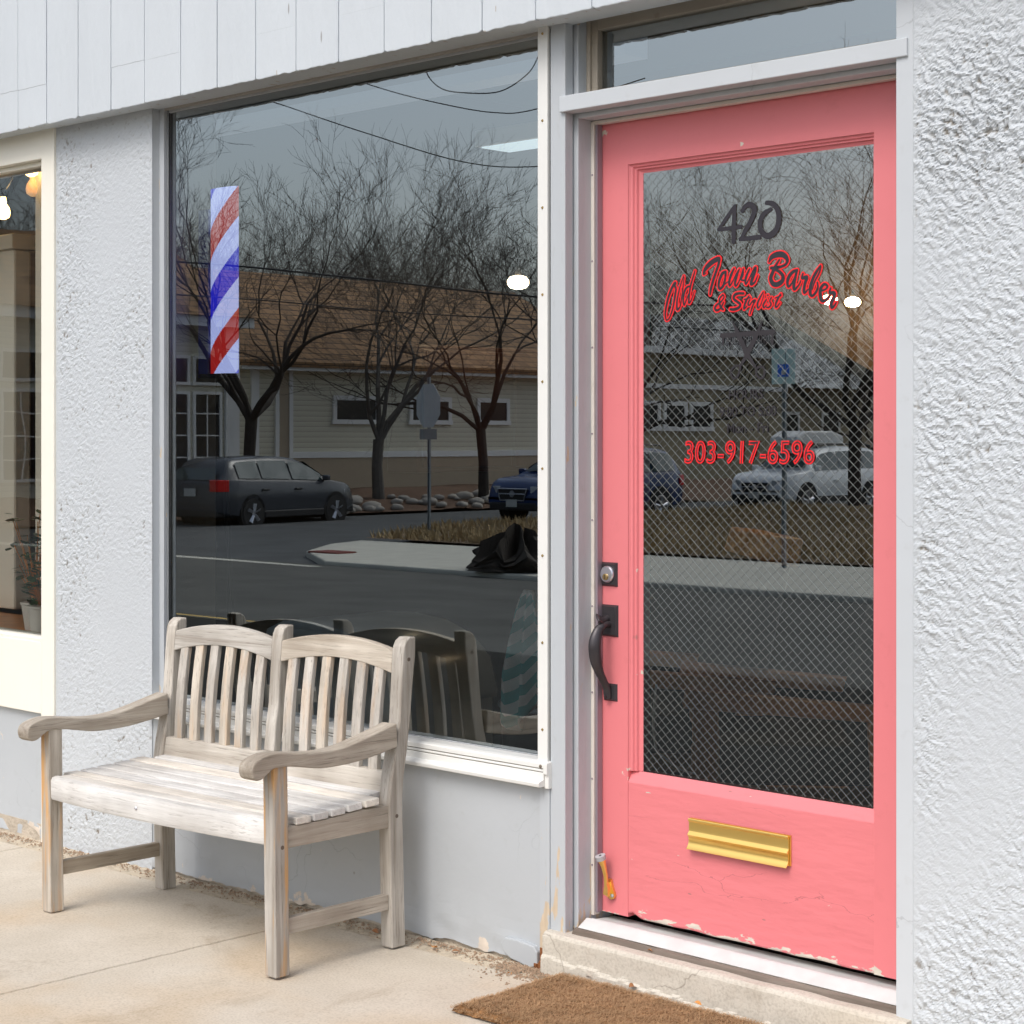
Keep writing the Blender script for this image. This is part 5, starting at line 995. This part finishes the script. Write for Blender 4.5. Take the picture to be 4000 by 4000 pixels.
# flat-roofed stucco building further along
fb = thing('flat_roofed_building', 'beige flat-roofed building with a strip of square windows further along the side street', 'building', (-42, -46, 0))
MB().box(-50, -38.0, -49.0, -39.95, -.5, 4.0).build('wall', M['stuccob'], fb); mb = MB(); mb.box(-50.2, -37.7, -49.2, -39.92, 4.0, 4.2); mb.box(-38.0, -37.93, -49, -40, 2.9, 3.05); mb.build('parapet', M['wtrim'], fb)
for k in range(3):
    a = -44.9 + k * 1.35; mb = MB(); wframe(mb, -37.998, a, a + 1.2, 1.55, 2.5, .14); f = mb.build('window', M['wtrim'], fb); MB().box(-37.995, -37.97, a + .12, a + 1.08, 1.66, 2.38).build('pane', M['dwin'], f)
hs_ = thing('pale_roofed_house', 'house with a pale sloping roof far behind the parked cars', 'house', (-52, -60, 0))
MB().box(-58, -46, -66, -54, -.6, 3.4).build('wall', M['stuccob'], hs_); MB().add([(-45.5, -66.5, 3.4), (-45.5, -53.5, 3.4), (-52, -53.5, 6.6), (-52, -66.5, 6.6), (-58.5, -53.5, 3.4), (-58.5, -66.5, 3.4)], [(0, 1, 2, 3), (3, 2, 4, 5), (0, 3, 5), (1, 4, 2), (0, 5, 4, 1)]).build('roof', M['roofgrey'], hs_)
for a in (-64, -61, -58): mb = MB(); wframe(mb, -45.998, a, a + 1.4, 1.2, 2.4); f = mb.build('window', M['wtrim'], hs_); MB().box(-45.995, -45.97, a + .1, a + 1.3, 1.3, 2.3).build('pane', M['dwin'], f)

# ---- cars
def car(name, label, loc, rz, col, kind='hatch', plate=None, box=False):
    """x forward, z up, wheels on z=0"""
    t = thing(name, label, 'car', loc); t.rotation_euler = (0, 0, rz)
    body = flat(name + '_paint_' + kind + str(col[0]), col, 0.22, var=0.04, spec=0.6); gl_ = M['cglass']; bl = M['trimblack']
    if kind == 'hatch': L, W, H = 4.40, 1.75, 1.52; wf, wr = 1.40, -1.24; top = [(-2.20, .62, .62), (-2.16, .95, .95), (-2.0, 1.02, 1.12), (-1.72, 1.04, 1.44), (-1.2, 1.02, 1.50), (-.5, 1.0, 1.52), (.2, .98, 1.49), (.62, .97, 1.38), (1.05, .98, 1.10), (1.25, .98, .99), (1.75, .90, .92), (2.05, .78, .80), (2.20, .58, .60)]
    else: L, W, H = 4.70, 1.83, 1.66; wf, wr = 1.42, -1.33; top = [(-2.35, .62, .62), (-2.32, 1.02, 1.02), (-2.2, 1.08, 1.30), (-1.95, 1.10, 1.58), (-1.3, 1.08, 1.66), (-.4, 1.06, 1.66), (.35, 1.04, 1.62), (.72, 1.04, 1.48), (1.12, 1.05, 1.18), (1.32, 1.04, 1.06), (1.9, .98, 1.0), (2.22, .84, .86), (2.35, .60, .62)]
    st = cr([(x, b_, r_) for x, b_, r_ in top], 3); mb = MB(); vs = []; h0 = .24 if kind == 'hatch' else .30
    for x, bz, rz_ in st:
        e = min(1, (L / 2 - abs(x)) / .55); hw = W / 2 * (.80 + .20 * math.sin(min(1, max(0, e)) * math.pi / 2)); ar = 0
        cab = max(0, rz_ - bz); rw = hw * (.94 - .26 * min(1, cab / .5))
        zb = h0 + (.10 * (1 - e) if e < 1 else 0)
        for u, z in ((.0, zb), (.86, zb), (.96, zb + .05), (1.0, zb + .2), (1.0, (zb + bz) / 2 + .05), (.97, bz - .03), (.945, bz)): vs.append((x, hw * u, z))
        for u, z in (((rw + .45 * (hw * .945 - rw)) , bz + cab * .5), (rw, rz_ - .06 * min(1, cab * 4)), (rw * .86, rz_ - .01), (0, rz_ + .012)): vs.append((x, u, z))
    k = 11; N = len(st); full = []
    # mirror
    ring = []
    for i in range(N):
        row = vs[i * k:(i + 1) * k]; full += row + [(x, -y, z) for x, y, z in reversed(row[1:-1])]
    K = 2 * k - 2; mb.add(full, [(i * K + j, (i + 1) * K + j, (i + 1) * K + (j + 1) % K, i * K + (j + 1) % K) for i in range(N - 1) for j in range(K)] + [tuple(range(K)), tuple((N - 1) * K + j for j in range(K - 1, -1, -1))])
    def part(mb_, nm, mt, par=t, bev=0, sm=False):
        o = mb_.build(nm, mt, None, bevel=bev, smooth=sm); o.parent = par; return o
    part(mb, 'body', body, sm=True)
    # side glass, windscreen, rear window: thin shells following the cabin
    def zat(x):
        for a, b2 in zip(st[:-1], st[1:]):
            if a[0] <= x <= b2[0]: q = (x - a[0]) / (b2[0] - a[0] + 1e-9); return a[1] + (b2[1] - a[1]) * q, a[2] + (b2[2] - a[2]) * q
        return st[-1][1:]
    def hwat(x): e = min(1, (L / 2 - abs(x)) / .55); return W / 2 * (.80 + .20 * math.sin(max(0, e) * math.pi / 2))
    for sd2 in (-1, 1):
        xs = [(-1.62, -.95), (-.90, -.02), (.04, .98)] if kind == 'hatch' else [(-1.95, -1.15), (-1.10, -.10), (-.04, 1.02)]
        for a, b2 in xs:
            mb2 = MB(); n_ = 10; vv = []
            for i in range(n_ + 1):
                x = a + (b2 - a) * i / n_; bz, rz_ = zat(x); cab = max(.02, rz_ - bz); hw = hwat(x); rw = hw * (.94 - .26 * min(1, cab / .5)); f0, f1 = .08, .84
                for f in (f0, .5, f1):
                    y = hw * .945 + (rw - hw * .945) * (f * 1.02); vv.append((x, sd2 * (y + .018), bz + cab * f * .98))
            mb2.add(vv, [(i * 3 + j, (i + 1) * 3 + j, (i + 1) * 3 + j + 1, i * 3 + j + 1) for i in range(n_) for j in range(2)]); part(mb2, 'side_window', gl_, sm=True)
        mb2 = MB().box(.98, 1.10, sd2 * W / 2 * .97 - .02, sd2 * (W / 2 + .12), .98 if kind == 'hatch' else 1.06, 1.10 if kind == 'hatch' else 1.20); part(mb2, 'wing_mirror', body, bev=.03)
        mb2 = MB()
        for hx in (-.95, .08): mb2.box(hx, hx + .20, sd2 * W / 2 * .985, sd2 * (W / 2 + .03), .80, .84)
        part(mb2, 'door_handle', bl if kind == 'hatch' else body, bev=.01)
        mb2 = MB().box(wr + .36, wf - .40, sd2 * W / 2 * .96, sd2 * (W / 2 + .015), h0 - .01, h0 + .14); part(mb2, 'sill_trim', bl, bev=.02)
    mb2 = MB()
    for (xa, za, ya), (xb, zb_, yb) in (((.70, 1.36 if kind == 'hatch' else 1.47, .52), (1.18, 1.04 if kind == 'hatch' else 1.12, .68)), ((-1.95, 1.26 if kind == 'hatch' else 1.50, .55), (-2.08, 1.04 if kind == 'hatch' else 1.12, .62))):
        mb2.add([(xa + .03, -ya, za + .03), (xa + .03, ya, za + .03), (xb + .03, yb, zb_ + .03), (xb + .03, -yb, zb_ + .03)] if xa > 0 else [(xa - .05, -ya, za + .02), (xa - .05, ya, za + .02), (xb - .05, yb, zb_), (xb - .05, -yb, zb_)], [(0, 1, 2, 3)])
    part(mb2, 'windscreen', gl_)
    xf = L / 2
    mb2 = MB(); gz_ = .62 if kind == 'hatch' else .68; mb2.prism_x([(-.42, gz_ + .10), (.42, gz_ + .10), (.34, gz_ - .13), (-.34, gz_ - .13)], xf - .18, xf + .012); gr = part(mb2, 'grille', bl, bev=.01)
    mb2 = MB(); mb2.tube([(xf + .018, -.43, gz_ + .11), (xf + .018, .43, gz_ + .11), (xf + .018, .35, gz_ - .14), (xf + .018, -.35, gz_ - .14), (xf + .018, -.43, gz_ + .11)], .014, 6); mb2.tube([(xf + .02, -.38, gz_), (xf + .02, .38, gz_)], .014, 6); mb2.lathe([(.0, .03), (.07, .03), (.075, .0)], (xf, 0, gz_), 14, 0); part(mb2, 'grille_trim', M['steel'], par=gr)
    for sd2 in (-1, 1):
        part(MB().prism_z([(xf - .50, sd2 * W / 2 * .99), (xf - .12, sd2 * W / 2 * .78), (xf - .02, sd2 * .50), (xf - .10, sd2 * .46), (xf - .46, sd2 * W / 2 * .80)], gz_ + .02, gz_ + .16), 'headlight', M['lamp'], bev=.01)
        part(MB().prism_z([(-xf - .01, sd2 * W / 2 * .62), (-xf + .02, sd2 * W / 2 * .86), (-xf + .26, sd2 * (W / 2 * .97)), (-xf + .28, sd2 * W / 2 * .80), (-xf + .1, sd2 * W / 2 * .6)], .80, 1.04), 'taillight', M['tail'], bev=.01)
    part(MB().box(xf - .25, xf + .02, -.70, .70, h0 + .02, h0 + .20), 'bumper', bl, bev=.04); part(MB().box(-xf - .02, -xf + .25, -.70, .70, h0 + .02, h0 + .20), 'bumper', bl, bev=.04)
    part(MB().box(xf + .02, xf + .035, -.16, .16, h0 + .10, h0 + .26), 'number_plate', M['plate']); part(MB().box(-xf - .035, -xf - .02, -.16, .16, .70, .86), 'number_plate', M['plate'])
    rw_ = .33 if kind == 'hatch' else .36
    for wx in (wf, wr):
        for sd2 in (-1, 1):
            yy = sd2 * (W / 2 - .10); mb2 = MB().lathe([(rw_ * .62, -.11), (rw_ * .94, -.11), (rw_, -.07), (rw_, .07), (rw_ * .94, .11), (rw_ * .62, .11)], (wx, yy, rw_), 28, 1); wh = part(mb2, 'wheel', M['tyre'], sm=True)
            mb2 = MB(); yo = yy + sd2 * .105; mb2.lathe([(rw_ * .66, -.015), (rw_ * .66, .0), (rw_ * .60, .0), (rw_ * .60, -.015)], (wx, yo, rw_), 24, 1); mb2.lathe([(.0, .012), (.05, .01), (.06, -.01)], (wx, yo, rw_), 12, 1)
            for q in range(5):
                a = q * 1.2566 + .3; ca, sa = math.cos(a), math.sin(a); mb2.tube([(wx + ca * .04, yo, rw_ + sa * .04), (wx + ca * rw_ * .62, yo, rw_ + sa * rw_ * .62)], [(.05, .014), (.075, .014)], 6)
            part(mb2, 'rim', M['steel'], par=wh)
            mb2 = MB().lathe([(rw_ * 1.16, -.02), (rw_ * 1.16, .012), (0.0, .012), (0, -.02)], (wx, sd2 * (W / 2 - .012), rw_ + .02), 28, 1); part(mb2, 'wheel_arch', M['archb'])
    if box:
        part(MB().prism_y([(-.9, 1.78), (-.85, 1.95), (-.4, 2.06), (.8, 2.06), (1.15, 1.92), (1.2, 1.80), (1.1, 1.76), (-.85, 1.75)], -.42, .42), 'roof_box', M['wtrim'], bev=.05)
    if kind != 'hatch':
        for sd2 in (-1, 1): part(MB().tube(cr([(-1.7, sd2 * .62, 1.66), (-1.5, sd2 * .62, 1.72), (.4, sd2 * .62, 1.72), (.6, sd2 * .62, 1.64)], 4), .022, 6), 'roof_rail', bl)
    return t
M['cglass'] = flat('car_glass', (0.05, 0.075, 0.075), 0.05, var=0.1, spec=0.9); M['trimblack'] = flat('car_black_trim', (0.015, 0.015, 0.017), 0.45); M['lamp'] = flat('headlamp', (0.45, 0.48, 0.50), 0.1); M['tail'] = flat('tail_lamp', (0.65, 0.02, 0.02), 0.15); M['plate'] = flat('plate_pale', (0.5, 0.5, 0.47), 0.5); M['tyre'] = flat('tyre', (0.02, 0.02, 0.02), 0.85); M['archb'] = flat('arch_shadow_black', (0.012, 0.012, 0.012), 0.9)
car('parked_car', 'dark grey hatchback with red tail light at the far kerb', (-32.2, -21.9, -.56), R(-90 - 9), (0.05, 0.055, 0.065), 'hatch')
car('parked_car', 'dark blue estate car facing the shop, cut by the big window edge', (-28.0, -27.7, -.535), R(90), (0.012, 0.035, 0.12), 'suv')
car('parked_car', 'white car with a roof box parked behind the blue one, seen in the door glass', (-27.6, -35.6, -.535), R(90), (0.82, 0.85, 0.87), 'suv', box=True)

# ---- signs
gp = flat('galvanised_post', (0.30, 0.33, 0.35), 0.5, metal=0.5)
def post(mb, x, y, z0, z1):
    mb.box(x - .028, x + .028, y - .004, y + .004, z0, z1); mb.box(x - .028, x - .020, y, y + .03, z0, z1); mb.box(x + .020, x + .028, y, y + .03, z0, z1)
t = thing('stop_sign', 'grey back of an octagonal sign on a steel post at the street corner', 'road sign', (-23.98, -19.1, -.3))
mb = MB(); post(mb, -23.98, -19.1, -.35, 2.42); mb.build('post', gp, t)
oc_ = [(.38 / math.cos(math.pi / 8) * math.cos(math.pi / 8 + k * math.pi / 4), .38 / math.cos(math.pi / 8) * math.sin(math.pi / 8 + k * math.pi / 4)) for k in range(8)]
mb = MB().prism_y([(a, c_) for a, c_ in oc_], -.002, .002); o = mb.build('plate', flat('sign_back', (0.50, 0.52, 0.53), 0.5, metal=0.1), None); o.parent = t; o.location = (-.0, .035, 2.22); o.rotation_euler = (0, 0, R(10))
o = MB().box(-.22, .22, -.002, .002, -.09, .09).build('small_plate', flat('sign_back2', (0.3, 0.3, 0.3), 0.5, metal=0.3), None); o.parent = t; o.location = (.0, .036, 1.72)
t = thing('disabled_parking_sign', 'pale sign with a blue wheelchair square on a steel post, seen in the door glass', 'road sign', (-14.19, -15.91, -.28))
mb = MB(); post(mb, -14.19, -15.91, -.3, 2.50); mb.build('post', gp, t)
f = MB().box(-.15, .15, -.003, .003, -.225, .225).build('plate', flat('pale_teal_sign', (0.60, 0.80, 0.77), 0.5), None, bevel=.0); f.parent = t; f.location = (0, .036, 2.56); f.rotation_euler = (0, 0, R(-35))
o = MB().box(-.075, .075, .004, .0055, -.13, .03).build('symbol_panel', flat('sign_blue', (0.01, 0.16, 0.80), 0.4), None); o.parent = t; o.location = (0, .036, 2.56); o.rotation_euler = (0, 0, R(-35))
mb = MB().lathe([(.032, .0057), (.032, .0067), (.024, .0067), (.024, .0057)], (0, 0, -.075), 16, 1); mb.tube([(-.008, .0062, -.06), (-.008, .0062, -.02)], .006, 5); mb.tube([(-.008, .0062, -.045), (.03, .0062, -.05), (.045, .0062, -.09)], .005, 5); mb.lathe([(.010, .0057), (.010, .0067)], (-.008, 0, -.005), 10, 1)
o = mb.build('wheelchair_symbol', M['white'], None); o.parent = t; o.location = (0, .036, 2.56); o.rotation_euler = (0, 0, R(-35))
# dark stump at the near edge of the far pavement
t = thing('tree_stump', 'black craggy tree stump at the far pavement edge', 'stump', (-17.0, -14.1, -.3)); mb = MB(); vs = []
for i in range(15):
    for j in range(28): a = 6.2832 * j / 28; h = i / 14; r = (.62 * (1 - h) ** .55 + .10) * (1 + .45 * (noise.noise(Vector((math.cos(a) * 2, math.sin(a) * 2, h * 2))) + .5 * noise.noise(Vector((math.cos(a) * 6, math.sin(a) * 6, h * 7))))); vs.append((-17.0 + r * math.cos(a), -14.1 + r * math.sin(a), -.34 + h * .36 + .42 * h * noise.noise(Vector((math.cos(a) * 3, math.sin(a) * 3, 5)))))
mb.add(vs, [(i * 28 + j, i * 28 + (j + 1) % 28, (i + 1) * 28 + (j + 1) % 28, (i + 1) * 28 + j) for i in range(14) for j in range(28)] + [tuple(14 * 28 + j for j in range(28))]); M['bark'] = flat('dark_bark', (0.045, 0.036, 0.030), 0.95, var=0.5, scale=7, bmp=0.8, bscale=25)
mb.build('wood', flat('black_wood', (0.032, 0.025, 0.019), 0.95, var=0.5, scale=5, bmp=1.0, bscale=14), t)

# ---- bare trees
def bare_tree(h, spread, seed, trunk_h, nl=5, depth=5, r0=.13, twig=1.0, up=.35):
    rnd = random.Random(seed); tr = MB(); crw = MB(); cnt = [0]
    def grow(p, d, r, L, dep, mb):
        n = 4 if dep > 2 else 3; pts = [tuple(p)]; rs = [r]; q = Vector(p); dd = Vector(d)
        for i in range(n):
            dd = (dd + Vector((rnd.gauss(0, .22), rnd.gauss(0, .22), rnd.gauss(0, .15) + up * .12))).normalized(); q = q + dd * (L / n); pts.append(tuple(q)); rs.append(r * (1 - .42 * (i + 1) / n))
        mb.tube(pts, rs, 6 if r > .05 else (4 if r > .015 else 3), cap=False)
        if dep == 0: return
        kids = rnd.choice((2, 3, 3)) if dep > 1 else rnd.choice((3, 4))
        for k in range(kids):
            f = rnd.uniform(.35, 1.0) if k else 1.0; i = min(n, max(1, int(round(f * n)))); bp_ = Vector(pts[i]); rr2 = rs[i] * (rnd.uniform(.62, .8) if k else .85)
            ax = dd.orthogonal().normalized(); ax.rotate(Matrix.Rotation(rnd.random() * 6.283, 3, dd)); ang = rnd.uniform(.25, .62) if k else rnd.uniform(.05, .3)
            nd = dd.copy(); nd.rotate(Matrix.Rotation(ang, 3, ax)); nd = (nd + Vector((0, 0, up * .5))).normalized()
            grow(bp_, nd, max(.0045 * twig, rr2), L * rnd.uniform(.62, .86), dep - 1, mb)
    p = [(0, 0, -.3), (rnd.gauss(0, .03), rnd.gauss(0, .03), trunk_h * .5), (rnd.gauss(0, .05), rnd.gauss(0, .05), trunk_h)]
    tr.tube(p, [r0 * 1.15, r0 * .92, r0 * .95], 10)
    a0 = rnd.random() * 6.28
    for k in range(nl):
        a = a0 + 6.283 * k / nl + rnd.gauss(0, .25); inc = rnd.uniform(.35, .8) * spread; d = Vector((math.cos(a) * math.sin(inc), math.sin(a) * math.sin(inc), math.cos(inc)))
        grow(Vector(p[2]) - Vector((0, 0, .08 * k * .5)), d, r0 * rnd.uniform(.42, .62), (h - trunk_h) * rnd.uniform(.30, .40), depth, crw)
    return tr, crw
M['twig'] = flat('bare_twig', (0.085, 0.066, 0.052), 0.9, var=0.3, scale=1.0); protos = []; PB = flat('pale_bark', (0.13, 0.115, 0.10), 0.95, var=0.4, scale=7, bmp=0.8, bscale=25)
for k, a in enumerate((dict(h=10.0, spread=1.15, seed=11, trunk_h=2.0, nl=5, depth=6, r0=.17, up=.22), dict(h=9.6, spread=.95, seed=23, trunk_h=1.5, nl=5, depth=6, r0=.16, up=.25), dict(h=9.8, spread=1.05, seed=35, trunk_h=1.9, nl=5, depth=6, r0=.15, up=.22), dict(h=11.5, spread=.80, seed=47, trunk_h=2.2, nl=6, depth=6, r0=.19, twig=1.0, up=.16), dict(h=10.5, spread=.95, seed=59, trunk_h=1.8, nl=7, depth=6, r0=.19, twig=1.0, up=.10))):
    tr, c_ = bare_tree(**a); me = []
    for mb, nm, mt in ((tr, 'trunk', PB if k == 1 else M['bark']), (c_, 'crown', M['twig'] if k > 2 else (PB if k == 1 else M['bark']))):
        o = mb.build(nm, mt, None, fix=False, smooth=False); me.append(o.data); bpy.data.objects.remove(o, do_unlink=True)
    protos.append(me)
def tree(k, x, y, z, rz, s, label, group):
    t = thing('bare_tree', label, 'tree', (x, y, z), group); t.rotation_euler = (0, 0, rz); t.scale = (s, s, s)
    for nm, me in zip(('trunk', 'crown'), protos[k]):
        o = bpy.data.objects.new(nm, me); scn.collection.objects.link(o); o.parent = t
GS = 'bare street trees along the side street'
tree(0, -35.6, -24.2, 0.0, 0.4, .92, 'dark bare tree behind the grey hatchback, below the barber pole', GS)
tree(1, -34.8, -27.6, -.05, 2.2, .90, 'bare tree with many upright limbs in the middle of the big window', GS)
tree(2, -33.9, -30.4, -.1, 4.0, .88, 'bare tree in front of the right windows of the clapboard building', GS)
tree(2, -24.6, -24.6, -.25, 1.0, .75, 'dark bare tree beside the blue car at the right edge of the big window', GS)
tree(0, -24.2, -32.5, -.2, 5.0, .9, 'bare tree leaning behind the door lettering', GS)
tree(1, -19.5, -29.5, -.25, 0.2, .80, 'bare tree at the upper right of the door glass', GS)
GB = 'tall bare trees beyond the rooftops'
bt = [(-47, -22, 3), (-50, -27, 4), (-48.5, -31, 3), (-52, -34, 4), (-50, -38, 3), (-54, -41, 4), (-51, -45, 4), (-47, -18, 4), (-45, -14, 3), (-56, -49, 3), (-50, -53, 4), (-44, -56, 3), (-40, -58, 4), (-36, -60, 3), (-32, -57, 4), (-28, -62, 4), (-47, -49, 3), (-53, -30, 3), (-55, -36, 4), (-33, -68, 3), (-24, -66, 4), (-40, -66, 4), (-49, -35.5, 3), (-58, -44, 4), (-51, -24, 3), (-60, -52, 4)]
random.seed(77)
for i, (x, y, k) in enumerate(bt): tree(k, x, y, -.5, random.random() * 6.28, random.uniform(.62, .98), 'tall bare winter tree beyond the rooftops, one of a dense row', GB)
# ---- overhead cables
def cable(pts, r, label):
    t = thing('overhead_cable', label, 'cable', pts[0], 'overhead cables'); MB().tube(cr(pts, 8), r, 5, cap=False).build('wire', M['trimblack'], t, fix=False)
cable([(-17.67, -9.92, 5.39), (-17.37, -10.21, 5.33), (-16.6, -10.96, 4.97), (-15.73, -11.8, 4.61), (-15.08, -12.43, 4.55), (-14.23, -13.26, 4.7)], .007, 'longest overhead cable sagging across the reflected sky')
cable([(-16.81, -10.75, 5.66), (-16.42, -11.13, 5.47), (-15.95, -11.59, 5.3), (-15.45, -12.07, 5.18), (-15.08, -12.43, 5.23), (-14.23, -13.26, 5.6)], .007, 'second overhead cable sagging across the reflected sky')
cable([(-14.6, -10.11, 5.49), (-14.56, -10.15, 5.25), (-14.46, -10.25, 5.1), (-14.3, -10.4, 5.05), (-14.01, -10.68, 5.06), (-13.79, -10.89, 5.25), (-13.71, -10.98, 5.45)], .007, 'short steeply sagging overhead cable high in the reflected sky')
cable([(-33.7, -19.45, 5.17), (-32.02, -21.09, 5.01), (-29.78, -23.25, 4.69), (-27.41, -25.54, 4.35), (-23.9, -28.94, 4.13)], .022, 'dark overhead cable running in front of the shingle roof')
cable([(-33.7, -19.45, 4.46), (-31.55, -21.54, 4.27), (-29.78, -23.25, 4.05), (-27.41, -25.54, 3.86), (-23.9, -28.94, 3.59)], .014, 'thin lower cable crossing the shingle roof')
